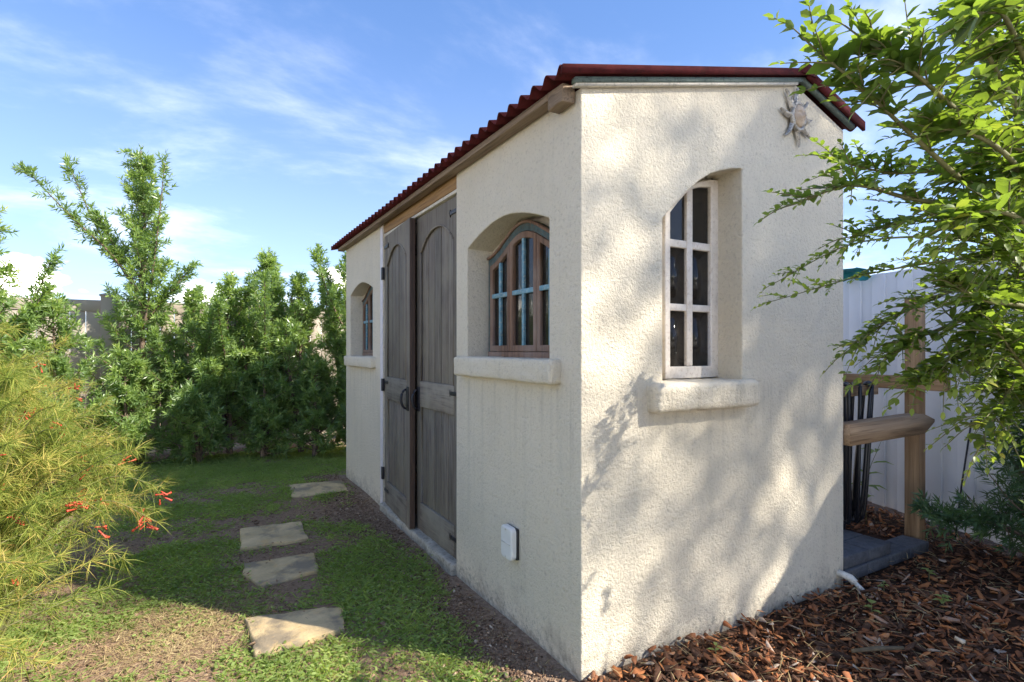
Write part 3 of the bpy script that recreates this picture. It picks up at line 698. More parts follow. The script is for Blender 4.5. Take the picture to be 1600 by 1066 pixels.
# ------------------------------------------------------------------ timber rack, hose, pavers
rack = empty('timber_rack', (2.9, .3, 0)); tag(rack, 'rough timber rack of post and beams between shed and white fence', 'rack')
def rk(name, mb, mat): 
    o = mb.build(name, mat); o.parent = rack; o.location = (-2.9, -.3, 0); return o
rk('post', MB().box(2.90, 2.99, .07, .16, -.1, 1.70, .004), MT['rack_v'])
rk('post', MB().box(2.90, 2.99, 1.20, 1.29, -.1, 1.86, .004), MT['rack_v'])
rk('upper_beam', MB().box(2.795, 2.897, -.112, 1.40, 1.075, 1.165, .004), MT['rack_y'])
rk('cap_block', MB().box(2.90, 2.985, -.06, .066, 1.166, 1.25, .004), MT['rack_y'])
def brace():
    x0, x1 = 1.88, 2.865; V = []
    for x, (za, zb), ins in ((x0, (.795, .915), 0), (x1 - .13, (.80, .925), 0), (x1, (.868, .885), 0)):
        for y in (-.035, .062): V += [(x, y, za), (x, y, zb)]
    f = []
    for k in (0, 4): f += [(k, k + 4, k + 5, k + 1), (k + 2, k + 3, k + 7, k + 6), (k + 1, k + 5, k + 7, k + 3), (k, k + 2, k + 6, k + 4)]
    f += [(0, 1, 3, 2), (8, 10, 11, 9)]
    return rk('lower_beam', MB().add(V, [f]), MT['rack_x'])
brace()
rk('rear_rail', MB().box(1.885, 2.79, .27, .31, 1.03, 1.10, .003), MT['rack_x'])
def hose():
    r = empty('garden_hose', (2.6, .29, 1.1)); tag(r, 'black rubber hose hanging in long loops behind the timber beams', 'hose')
    rs = np.random.default_rng(5)
    for i in range(8):
        xc = 2.36 + .052 * i + rs.normal(0, .01); xb = 2.38 + .026 * i + rs.normal(0, .012); zb = .12 + rs.uniform(0, .16); wd = .035 + rs.uniform(0, .05); P = []
        yo = rs.uniform(-.03, .03)
        for t in np.linspace(0, 2 * math.pi, 42):
            z = (1.115 + zb) / 2 + (1.115 - zb) / 2 * math.cos(t); sw = math.sin(t) * wd * (.65 + .35 * math.cos(t + 1.2))
            P.append((xb + (xc - xb) * ((z - zb) / (1.115 - zb)) ** .7 + sw * (1.1 if t < math.pi else .6) - 2.6, .29 + (.045 if t < math.pi else -.045) * abs(math.sin(t)) ** .4 * (1 if True else 0) + yo - .29, z - 1.1))
        MB().tube(P, .0125, 8, False).build('loop', MT['hose'], r, True)
hose()
def pavers():
    rs = np.random.default_rng(9); ROW = ('mulch-side row', 'middle row', 'row farthest from the mulch'); COLN = ('touching the shed', 'second from the shed', 'third from the shed')
    def pv(x0, x1, y0, y1, z0, z1, label, grp):
        o = rough_block('paver', -(x1 - x0) / 2, (x1 - x0) / 2, -(y1 - y0) / 2, (y1 - y0) / 2, 0, z1 - z0, MT['paver'], None, amp=.0015, bev=.006, seed=rs.integers(90), cell=.12)
        o.location = ((x0 + x1) / 2, (y0 + y1) / 2, z0); o.rotation_euler = (0, 0, rs.normal(0, .006)); tag(o, label, 'paver', grp)
    for j in range(3):
        for i in range(4):
            x0 = 1.885 + i * .245; y0 = -.005 + j * .165
            if i == 3 and j > 0: continue
            pv(x0, x0 + .241, y0, y0 + .161, .002, .070, 'charcoal paver of the lower course, %s, %s' % (ROW[j], COLN[i] if i < 3 else 'beside the timber post'), 'pavers of the lower course')
    for j in range(3):
        for i in range(2):
            x0 = 1.895 + i * .258; y0 = .008 + j * .165
            pv(x0, x0 + .254, y0, y0 + .161, .073, .143, 'charcoal paver of the upper course, %s, %s' % (ROW[j], ('touching the shed', 'farther from the shed')[i]), 'pavers of the upper course')
pavers()
tag(MB().tube([(0, 0, 0), (.015, -.03, .38), (.05, -.075, .85)], .006, 6).build('stake', MT['black']), 'thin black stake leaning against the white vinyl fence', 'stake').location = (3.30, .02, 0.0)
def teal_cloth():
    n, m = 14, 10; V = []
    for i in range(n):
        for j in range(m):
            u, v = i / (n - 1), j / (m - 1)
            V.append(((.0 + .02 * math.sin(u * 14) + (0.035 if v > .12 else .0) * 1 - .09 * (v < .02)), u * .34, -v * .08 - .02 * math.sin(u * 9) * v))
    f = [(i * m + j, (i + 1) * m + j, (i + 1) * m + j + 1, i * m + j + 1) for i in range(n - 1) for j in range(m - 1)]
    o = obj('teal_cloth', mesh_np('teal_cloth', V, [f], mat_plain('teal_cloth', (0.03, 0.30, 0.36), .8, .2, 20), None, True))
    o.location = (3.53, .74, 2.03); o.rotation_euler = (0, 0, -R_(17)); tag(o, 'teal cloth draped over the top of the white fence', 'cloth')
    s = o.modifiers.new('s', 'SOLIDIFY'); s.thickness = .004
teal_cloth()

# ------------------------------------------------------------------ leaves
def unit(a): return a / (np.linalg.norm(a, axis=-1, keepdims=True) + 1e-9)
NEEDLE = (np.array([(0, -.18, 0), (0, .18, 0), (.45, -.5, .03), (.45, .5, .03), (1, 0, -.06)]), [np.array([(0, 2, 3, 1)]), np.array([(2, 4, 3)])])
STRIP = (np.array([(0, -.5, 0), (0, .5, 0), (.5, -.42, .0), (.5, .42, .0), (1, 0, -.1)]), [np.array([(0, 2, 3, 1)]), np.array([(2, 4, 3)])])
LEAF = (np.array([(0, 0, 0), (.22, -.36, .05), (.22, .36, .05), (.25, 0, -.01), (.62, -.46, .04), (.62, .46, .04), (.62, 0, -.02), (1, 0, -.10)]),
        [np.array([(1, 4, 6, 3), (3, 6, 5, 2)]), np.array([(0, 1, 3), (0, 3, 2), (4, 7, 6), (6, 7, 5)])])
def leaves(pos, axis, up, Ln, Wd, tmpl, bend=None):
    T, faces = tmpl; n = len(pos); k = len(T)
    axis = unit(axis); side = unit(np.cross(axis, up)); nrm = np.cross(side, axis)
    Ln = np.broadcast_to(Ln, (n,)); Wd = np.broadcast_to(Wd, (n,))
    V = pos[:, None] + axis[:, None] * (Ln[:, None, None] * T[None, :, 0:1]) + side[:, None] * (Wd[:, None, None] * T[None, :, 1:2]) + nrm[:, None] * (Ln[:, None, None] * T[None, :, 2:3])
    if bend is not None: V[..., 2] -= (T[None, :, 0] ** 2) * (Ln * bend)[:, None]
    off = (np.arange(n) * k)[:, None, None]
    F = [(f[None] + off).reshape(-1, f.shape[1]) for f in faces]
    return V.reshape(-1, 3), F, k
class Foliage:
    def __init__(s): s.v, s.f, s.t, s.n = [], {}, [], 0
    def add(s, pos, axis, up, Ln, Wd, tmpl, tint, bend=None):
        if len(pos) == 0: return
        V, F, k = leaves(pos, axis, up, Ln, Wd, tmpl, bend)
        for f in F: s.f.setdefault(f.shape[1], []).append(f + s.n)
        s.v.append(V); s.t.append(np.repeat(np.clip(np.broadcast_to(tint, (len(pos),)), 0, 1), k)); s.n += len(V)
    def build(s, name, mat, parent=None, origin=(0, 0, 0), kind='stuff'):
        V = np.concatenate(s.v) - np.array(origin)
        o = obj(name, mesh_np(name, V, [np.concatenate(x) for x in s.f.values()], mat, np.concatenate(s.t)), parent)
        if kind: o['kind'] = kind
        return o
def bez(P, n):
    P = np.asarray(P, float); t = np.linspace(0, 1, n)
    # Catmull-Rom through the points
    Q = np.concatenate([[2 * P[0] - P[1]], P, [2 * P[-1] - P[-2]]]); out = []
    m = len(P) - 1
    for x in t:
        k = min(int(x * m), m - 1); u = x * m - k; a, b, c, d = Q[k:k + 4]
        out.append(.5 * (2 * b + (c - a) * u + (2 * a - 5 * b + 4 * c - d) * u * u + (3 * b - a - 3 * c + d) * u ** 3))
    return np.array(out)

def shoot_leaves(fo, P0, P1, rs, n, L, W, tint0, tipboost=.25):
    """whorled narrow leaves along a shoot P0 -> P1, plus a tuft at the tip"""
    ax = P1 - P0; ln = np.linalg.norm(ax); ax = ax / (ln + 1e-9)
    ref = np.array([0, 0, 1.]) if abs(ax[2]) < .9 else np.array([1., 0, 0]); a = unit(np.cross(ax, ref)); b = np.cross(ax, a)
    t = np.sort(rs.random(n)) ** .85; ph = np.arange(n) * 2.4 + rs.random(n)
    rad = np.cos(ph)[:, None] * a + np.sin(ph)[:, None] * b
    ang = 1.25 - .55 * t + rs.normal(0, .22, n)
    d = np.cos(ang)[:, None] * ax + np.sin(ang)[:, None] * rad
    pos = P0 + t[:, None] * (P1 - P0)
    fo.add(pos, d, rad + rs.normal(0, .3, (n, 3)) + ax * .6, L * (1 - .35 * t) * rs.uniform(.75, 1.15, n), W * rs.uniform(.8, 1.2, n), NEEDLE, tint0 + tipboost * t ** 2 + rs.normal(0, .08, n))

def podocarpus(x, y, h, spread, label, seed, nb=46, mat='podo', low=.12, limbs=(), bright=.0, stems=2, L=.100, W=.0150, top_taper=1.3, name='podocarpus_shrub', dens=1.0, group='podocarpus shrubs of the hedge'):
    rs = np.random.default_rng(seed); r = empty(name, (x, y, 0)); tag(r, label, 'shrub', group)
    fo, wd = Foliage(), MB(); O = np.array([x, y, 0.])
    trunks = []
    for s in range(stems):
        a = rs.uniform(0, 6.28); hh = h * (1 if s == 0 else rs.uniform(.62, .88)); off = spread * (.08 if s == 0 else .45)
        P = bez([(0, 0, -.05), (math.cos(a) * off * .5, math.sin(a) * off * .5, hh * .35), (math.cos(a) * off, math.sin(a) * off, hh * .7), (math.cos(a) * off * 1.05 + rs.normal(0, .02), math.sin(a) * off + rs.normal(0, .02), hh)], 26)
        trunks.append(P); wd.tube(P, np.linspace(.026 + .006 * h, .004, 26), 6)
        shoot_leaves(fo, P[-4], P[-1] + (0, 0, .03), rs, 46, L * .8, W, .55 + bright)
    def branch(P0, dirv, ln, depth=0):
        d = unit(np.asarray(dirv, float)); tip = P0 + d * ln + np.array([0, 0, ln * .22]) + rs.normal(0, .03, 3)
        midp = P0 + d * ln * .5 + np.array([0, 0, -ln * .02]); P = bez([P0, midp, tip], 7)
        wd.tube(P, np.linspace(.0075, .0025, 7), 4, False)
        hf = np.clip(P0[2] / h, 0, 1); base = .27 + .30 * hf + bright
        ns = max(4, int(ln / .055))
        for q in range(ns):
            t = .25 + .75 * (q + rs.random()) / ns; k = min(int(t * 6), 5); p = P[k] + (P[k + 1] - P[k]) * (t * 6 - k)
            dd = unit(d * .55 + rs.normal(0, .75, 3) + np.array([0, 0, .45])); sl = rs.uniform(.06, .17)
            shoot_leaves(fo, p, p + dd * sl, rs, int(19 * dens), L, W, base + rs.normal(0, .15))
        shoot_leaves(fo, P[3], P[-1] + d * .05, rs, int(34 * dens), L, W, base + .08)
    nb = int(nb * 1.55)
    for i in range(nb):
        P = trunks[0] if i % 5 < 3 or len(trunks) == 1 else trunks[rs.integers(1, len(trunks))]
        t = low + (1 - low) * (i + rs.random()) / nb * .95; k = t * 25; k0 = int(k); p = P[k0] + (P[min(k0 + 1, 25)] - P[k0]) * (k - k0)
        a = i * 2.4 + rs.random(); ln = spread * 1.12 * (1.06 - t) ** (.75 * top_taper) * rs.uniform(.3, 1.15)
        branch(p, (math.cos(a), math.sin(a), rs.uniform(-.1, .9) + .3 * t), max(.10, ln))
    limbs = list(limbs)
    if h > 1.9 and mat == 'podo':
        for q in range(4):
            a = rs.uniform(0, 6.28); z0 = h * rs.uniform(.25, .6); z1 = h * rs.uniform(.66, .98); o_ = spread * rs.uniform(.6, 1.25)
            limbs.append([(x, y, z0), (x + math.cos(a) * o_ * .55, y + math.sin(a) * o_ * .55, z0 + (z1 - z0) * .45), (x + math.cos(a) * o_, y + math.sin(a) * o_, z1)])
    for pts in limbs:
        P = bez([np.array(q) - O for q in pts], 22); wd.tube(P, np.linspace(.018, .004, 22), 5)
        for k in range(5, 22):
            for _ in range(2 if k > 13 else 3):
                d = unit(P[min(k + 1, 21)] - P[k - 1]); dd = unit(d * .9 + rs.normal(0, .5, 3) + (0, 0, .2)); shoot_leaves(fo, P[k], P[k] + dd * rs.uniform(.09, .17), rs, int(20 * dens), L, W, .35 + bright + rs.normal(0, .1))
        shoot_leaves(fo, P[-3], P[-1] + unit(P[-1] - P[-3]) * .08, rs, 40, L, W, .5)
    wd.build('branches', MT['bark'], r, True)
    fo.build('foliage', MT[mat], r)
    return r
podocarpus(-1.98, 6.15, 3.78, .62, 'tallest podocarpus, a long side limb reaching past the fence post', 101, nb=66, stems=1, top_taper=1.25, bright=.03, dens=.9,
           limbs=[[(-1.98, 6.15, 2.0), (-2.25, 6.10, 2.45), (-2.62, 6.02, 2.85), (-2.98, 5.96, 3.28)], [(-1.98, 6.15, 1.6), (-1.7, 6.1, 2.0), (-1.45, 6.05, 2.35)]])
podocarpus(-3.25, 5.35, 2.75, .60, 'podocarpus standing beyond the firecracker bush, left of the fence post cap', 102, nb=54, bright=.12)
podocarpus(-2.66, 5.55, 1.88, .68, 'rounded low podocarpus in front of the fence post', 103, nb=44)
podocarpus(-1.45, 6.05, 2.05, .60, 'mid-height podocarpus next to the tallest one', 104, nb=50)
podocarpus(-1.02, 6.0, 2.25, .58, 'loose podocarpus with open slanting tips above the fence', 105, nb=50, limbs=[[(-1.0, 6.0, 1.5), (-.85, 5.95, 2.0), (-.62, 5.9, 2.45)]])
podocarpus(-.62, 5.92, 2.62, .52, 'pointed podocarpus with a slim pale leader above the hedge', 106, nb=52, bright=.10)
podocarpus(-.20, 5.78, 2.30, .55, 'podocarpus of the hedge standing near the far shed corner', 107, nb=50)
podocarpus(.42, 5.70, 2.85, .55, 'podocarpus rising behind the far end of the shed roof', 108, nb=48, bright=.10)
podocarpus(-2.05, 5.75, 1.25, .50, 'low bushy podocarpus at the foot of the tallest one', 109, nb=40, low=.05, bright=.05)
podocarpus(-1.35, 5.72, 1.20, .48, 'low dark podocarpus at the lawn edge under mid-height shrubs', 110, nb=40, low=.05)
podocarpus(-.68, 5.60, 1.25, .48, 'low dark podocarpus at the lawn edge under the pointed one', 111, nb=40, low=.05)
podocarpus(-.10, 5.42, 1.20, .46, 'low dark podocarpus at the lawn edge by the shed end', 112, nb=40, low=.05)
podocarpus(.42, 5.25, 1.45, .50, 'low podocarpus filling the gap behind the far end wall of the shed', 115, nb=40, low=.05)
podocarpus(2.98, -.52, 1.75, .52, 'dark podocarpus in mulch in front of the white fence', 113, nb=52, mat='podo_dark', low=.06, bright=.02, L=.085, W=.0105, group=None,
           limbs=[[(2.98, -.52, .2), (2.72, -.40, .32), (2.50, -.30, .34), (2.36, -.24, .40)]])
podocarpus(3.18, -1.05, 2.25, .50, 'taller dark podocarpus beside the white fence, behind the leafy duranta', 114, nb=48, mat='podo_dark', low=.1, L=.085, W=.0105, group=None)

# yellow-green tree beyond the back fence
def far_tree():
    rs = np.random.default_rng(55); r = empty('garden_tree', (-.75, 9.3, 0)); tag(r, 'yellow-green round tree showing over the back fence', 'tree')
    wd = MB().tube([(0, 0, -.05), (.03, 0, .8), (0, .02, 1.5)], [.09, .07, .05], 8); C_ = np.array([0, 0, 1.75]); 
    for i in range(14):
        a = rs.uniform(0, 6.28); wd.tube(bez([(0, .02, 1.2), (.3 * math.cos(a), .3 * math.sin(a), 1.6), (.75 * math.cos(a), .75 * math.sin(a), 1.5 + rs.uniform(.1, .7))], 6), np.linspace(.03, .008, 6), 5)
    wd.build('trunk', MT['bark'], r, True); fo = Foliage(); n = 7000
    ctr = unit(rs.normal(0, 1, (90, 3))) * np.array([.85, .85, .62]) * rs.uniform(.55, 1.0, (90, 1)) + C_
    p = ctr[rs.integers(0, 90, n)] + rs.normal(0, .11, (n, 3)); d = unit(rs.normal(0, 1, (n, 3)) + (p - C_) * .6)
    fo.add(p, d, rs.normal(0, 1, (n, 3)), rs.uniform(.05, .09, n), .035, LEAF, .62 + rs.normal(0, .14, n))
    fo.build('crown', MT['duranta'], r)
far_tree()

# ------------------------------------------------------------------ duranta overhanging from the right
LEAF_ME = []
for k in range(5):
    rs = np.random.default_rng(300 + k)
    V, F, _ = leaves(np.zeros((1, 3)), np.array([[0, 1., 0]]), np.array([[0, 0, 1.]]), 1.0, (.52, .58, .48, .62, .55)[k], LEAF, np.array([.10, .22, .0, .15, .30][k:k + 1]))
    LEAF_ME.append([mesh_np('leaf', V, F, MT['duranta'], np.full(len(V), t), False) for t in (.25, .45, .62, .78)])
def duranta():
    base = np.array([1.12, -1.92, 0.]); r = empty('duranta_shrub', tuple(base)); tag(r, 'big light-green duranta arching over mulch toward the gable wall', 'shrub')
    rs = np.random.default_rng(404); wd, fo = MB(), Foliage(); big = []
    SC = .62; knots = [base, np.array([1.02, -1.74, .8])]
    hub = [np.array(q) for q in ((.92, -1.57, 1.35), (.98, -1.68, 1.69), (.86, -1.48, 1.60), (1.05, -1.54, 1.19))]
    for q in hub: wd.tube(bez([base, knots[1] + rs.normal(0, .05, 3), q], 10), np.linspace(.028, .011, 10), 7)
    LIMBS = [ # hub index, pixel path (u,v,depth), leaf length
        (1, [(1640, 350, 2.0), (1530, 300, 1.75), (1440, 225, 1.6), (1360, 150, 1.5), (1262, 66, 1.48)], .056),
        (1, [(1640, 300, 2.0), (1540, 215, 1.7), (1470, 150, 1.5), (1410, 100, 1.42), (1340, 55, 1.45)], .060),
        (1, [(1640, 380, 2.0), (1520, 330, 1.8), (1420, 310, 1.75), (1330, 290, 1.75), (1245, 318, 1.8)], .042),
        (0, [(1640, 420, 2.1), (1540, 380, 2.6), (1430, 370, 3.1), (1320, 385, 3.4), (1215, 440, 3.5)], .052),
        (0, [(1640, 440, 2.2), (1560, 400, 2.6), (1460, 410, 2.9), (1350, 430, 3.2), (1210, 470, 3.3)], .048),
        (0, [(1640, 470, 2.1), (1540, 440, 2.0), (1450, 470, 1.95), (1390, 500, 1.95), (1330, 545, 2.0)], .040),
        (0, [(1640, 480, 2.1), (1560, 470, 2.0), (1480, 510, 1.9), (1430, 530, 1.9), (1372, 570, 1.9)], .044),
        (3, [(1650, 560, 2.0), (1580, 540, 1.9), (1520, 540, 1.85), (1470, 570, 1.85), (1430, 600, 1.85)], .046),
        (2, [(1640, 250, 1.9), (1580, 150, 1.7), (1530, 60, 1.55), (1520, 5, 1.5)], .050),
        (2, [(1640, 330, 1.8), (1580, 250, 1.6), (1520, 210, 1.55), (1455, 200, 1.55)], .052),
        (2, [(1650, 200, 1.8), (1600, 90, 1.6), (1565, 20, 1.4), (1530, 20, 1.3)], .066),
        (3, [(1660, 600, 2.1), (1600, 590, 1.9), (1560, 640, 1.85), (1530, 700, 1.9)], .040),
        (3, [(1660, 640, 2.0), (1620, 600, 1.8), (1590, 560, 1.7), (1560, 520, 1.65)], .050),
        (0, [(1660, 380, 2.2), (1570, 340, 2.0), (1480, 330, 2.05), (1400, 350, 2.1), (1330, 370, 2.15)], .042),
        (1, [(1650, 420, 2.2), (1560, 300, 2.05), (1480, 270, 2.0), (1390, 270, 2.0), (1300, 250, 2.0)], .044),
        (2, [(1650, 380, 1.7), (1590, 340, 1.55), (1540, 330, 1.5), (1490, 350, 1.5)], .056),
        (3, [(1660, 520, 1.8), (1600, 480, 1.7), (1540, 470, 1.65), (1480, 440, 1.65)], .050),
    ]
    for i in range(11):
        u_, v_ = rs.uniform(1500, 1600), 60 + 58 * i + rs.uniform(-20, 20); d_ = rs.uniform(1.7, 2.1)
        LIMBS.append((int(rs.integers(0, 4)), [(1680, .6 * v_ + 170, 2.0), (u_ + 90, v_ - 40, d_), (u_ + 35, v_ - 25, d_ - .1), (u_, v_ + rs.uniform(-10, 50), d_ - .15)], rs.uniform(.042, .056)))
    def put(p, d, up, L, t):
        big.append((p, d, up, L, t))
    def twig(P0, d, ln, L, sag, flag):
        tip = P0 + d * ln + np.array([0, 0, -sag * ln]); P = bez([P0, P0 + d * ln * .5 + np.array([0, 0, .03 * ln]), tip], 8)
        wd.tube(P, np.linspace(.0017, .0007, 8), 4, False)
        n = max(4, int(ln / (L * .55)))
        for i in range(n):
            t = (i + .6) / n; k = min(int(t * 7), 6); p = P[k] + (P[k + 1] - P[k]) * (t * 7 - k); ax = unit(P[k + 1] - P[k])
            for s in (-1, 1):
                sd = unit(np.cross(ax, (0, 0, 1.)) * s + rs.normal(0, .35, 3)); dd = unit(ax * .65 + sd * .75 + np.array([0, 0, .35]) + rs.normal(0, .12, 3))
                Lf = L * (1 - .45 * t) * rs.uniform(.7, 1.2); put(p, dd, unit(np.array([0, 0, 1.]) + rs.normal(0, .45, 3)), Lf, .42 + .3 * t + rs.normal(0, .20) + flag)
        put(tip, unit(P[-1] - P[-2]), np.array([0, 0, 1.]), L * .6, .85)
    for hi, path, L in LIMBS:
        L = L * SC * 1.04; pts = [hub[hi]] + [pix(u_, v_, d_ * SC) for u_, v_, d_ in path]; P = bez(pts, 40); wd.tube(P, np.linspace(.0085, .0015, 40), 6, False)
        k = 2
        while k < 39:
            ax = unit(P[k + 1] - P[k - 1]); t = k / 39
            for s in (-1, 1):
                if rs.random() < .60:
                    sd = unit(np.cross(ax, (0, 0, 1.)) * s + rs.normal(0, .5, 3) + np.array([0, 0, .25])); twig(P[k], unit(ax * .8 + sd * .8), SC * (.11 + .20 * (1 - t)) * rs.uniform(.6, 1.25), L, rs.uniform(-.1, .35), rs.choice([-.15, 0, .1]))
                sd = unit(np.cross(ax, (0, 0, 1.)) * s + rs.normal(0, .3, 3)); put(P[k], unit(ax * .5 + sd + (0, 0, .3)), unit(np.array([0, 0, 1.]) + rs.normal(0, .4, 3)), L * rs.uniform(.9, 1.35), .46 + rs.normal(0, .2))
            k += 2 if t < .7 else 1
        twig(P[-1], unit(P[-1] - P[-3]), .075, L, .1, .1)
    # dense inner crown out to the right of the picture
    for i in range(150):
        q = hub[rs.integers(0, 4)] + rs.normal(0, 1, 3) * np.array([.20, .15, .24]) + np.array([-.08, .06, .03]); d = unit(rs.normal(0, 1, 3) + np.array([-.5, .1, .35])); twig(q, d, rs.uniform(.12, .28), .031, rs.uniform(0, .4), -.1)
    wd2 = Foliage()
    # depth from the camera decides which leaves show largest; those become single leaves
    dep = np.array([(b[0] - CAM) @ FWD for b in big]); uu = np.array([800 + F_PX * ((b[0] - CAM) @ RGT) / max(.1, (b[0] - CAM) @ FWD) for b in big])
    vv = np.array([HOR - F_PX * ((b[0] - CAM)[2]) / max(.1, (b[0] - CAM) @ FWD) for b in big])
    size = np.array([b[3] for b in big]) / dep * ((uu > 0) & (uu < 1590) & (vv > 0) & (vv < 1066))
    order = np.argsort(-size); single = set(order[:300].tolist())
    wd.build('branches', MT['twig'], r, True).location = -base
    rest = [b for i, b in enumerate(big) if i not in single]
    P = np.array([b[0] for b in rest]); D = np.array([b[1] for b in rest]); U = np.array([b[2] for b in rest]); Ls = np.array([b[3] for b in rest]); T = np.array([b[4] for b in rest])
    fo.add(P, D, U, Ls, Ls * .54, LEAF, T, np.full(len(P), .12)); fo.build('foliage', MT['duranta'], r, base)
    for i in single:
        p, d, up, L, t = big[i]
        y_ = Vector(d).normalized(); x_ = y_.cross(Vector(up)).normalized(); z_ = x_.cross(y_)
        M = Matrix((x_, y_, z_)).transposed().to_4x4(); M = Matrix.Translation(Vector(p - base)) @ M @ Matrix.Scale(L, 4)
        o = obj('leaf', LEAF_ME[i % 5][int(np.clip(t * 4, 0, 3))], r); o.matrix_local = M
    return len(big)
duranta()

# ------------------------------------------------------------------ firecracker bushes on the left
def fl_mesh(seed):
    rs = np.random.default_rng(seed); mb = MB()
    for i in range(rs.integers(4, 9)):
        a = rs.uniform(0, 6.28); o = np.array([rs.normal(0, .008), rs.normal(0, .008), -.01 - rs.uniform(0, .035)])
        d = unit(np.array([math.cos(a) * .8, math.sin(a) * .8, -.35 + rs.normal(0, .3)])); L = rs.uniform(.022, .032)
        mb.tube([o, o + d * L * .5, o + d * L * .85, o + d * L], [.0016, .0024, .0032, .0042], 5)
    return mb.me('flower', MT['red'])
FLOWERS = [fl_mesh(600 + k) for k in range(5)]
def firecracker(x, y, hgt, rad, label, seed, ns=150, nf=24):
    rs = np.random.default_rng(seed); r = empty('firecracker_bush', (x, y, 0)); tag(r, label, 'bush', 'firecracker bushes beside the lawn')
    fo, wd = Foliage(), MB()
    tips = []
    for i in range(ns):
        a = i * 2.4 + rs.random(); e = math.sqrt((i + .5) / ns); out = rad * e * rs.uniform(.75, 1.15); top = hgt * (1.0 - .50 * e ** 1.6) * rs.uniform(.78, 1.08)
        ca, sa = math.cos(a), math.sin(a); sag = rs.uniform(-.18, .14) * e
        P = bez([(ca * .10 * e, sa * .10 * e, 0), (ca * out * .40, sa * out * .40, top * .72), (ca * out * .78, sa * out * .78, top), (ca * out * 1.12, sa * out * 1.12, max(.05, top - sag * hgt * .8))], 20)
        wd.tube(P, np.linspace(.0055, .0014, 20), 4, False); tips.append(P)
        nn = 24; br = rs.choice([-.22, -.05, .0, .08, .3])
        for k in range(nn):
            t = .12 + .88 * (k + rs.random()) / nn; kk = min(int(t * 19), 18); p = P[kk] + (P[kk + 1] - P[kk]) * (t * 19 - kk); ax = unit(P[kk + 1] - P[kk])
            m = 16; d = unit(ax * rs.uniform(.2, 1.0) + rs.normal(0, .72, (m, 3))); L = rs.uniform(.03, .11, m)
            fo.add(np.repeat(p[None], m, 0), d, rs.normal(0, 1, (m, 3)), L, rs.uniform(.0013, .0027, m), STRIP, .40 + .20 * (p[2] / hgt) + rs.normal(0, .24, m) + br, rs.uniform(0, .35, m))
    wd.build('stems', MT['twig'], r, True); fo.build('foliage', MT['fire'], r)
    for i in range(nf):
        P = tips[rs.integers(ns // 3, ns)]; k = rs.integers(12, 20); o = obj('flower', FLOWERS[i % 5], r); o.location = Vector(P[k]); o.rotation_euler = (rs.normal(0, .3), rs.normal(0, .3), rs.uniform(0, 6)); s = rs.uniform(1.1, 1.7); o.scale = (s, s, s)
firecracker(-2.24, 1.60, 1.24, .66, 'wispy yellow-green firecracker bush with red tubular flowers beside sunlit straw', 501, 215, 70)
firecracker(-2.66, 2.55, 1.62, .76, 'taller firecracker bush standing between the straw-side bush and the fence post', 502, 180, 40)
firecracker(-2.35, .75, .80, .62, 'low spreading firecracker bush at the end of the row', 503, 110, 10)

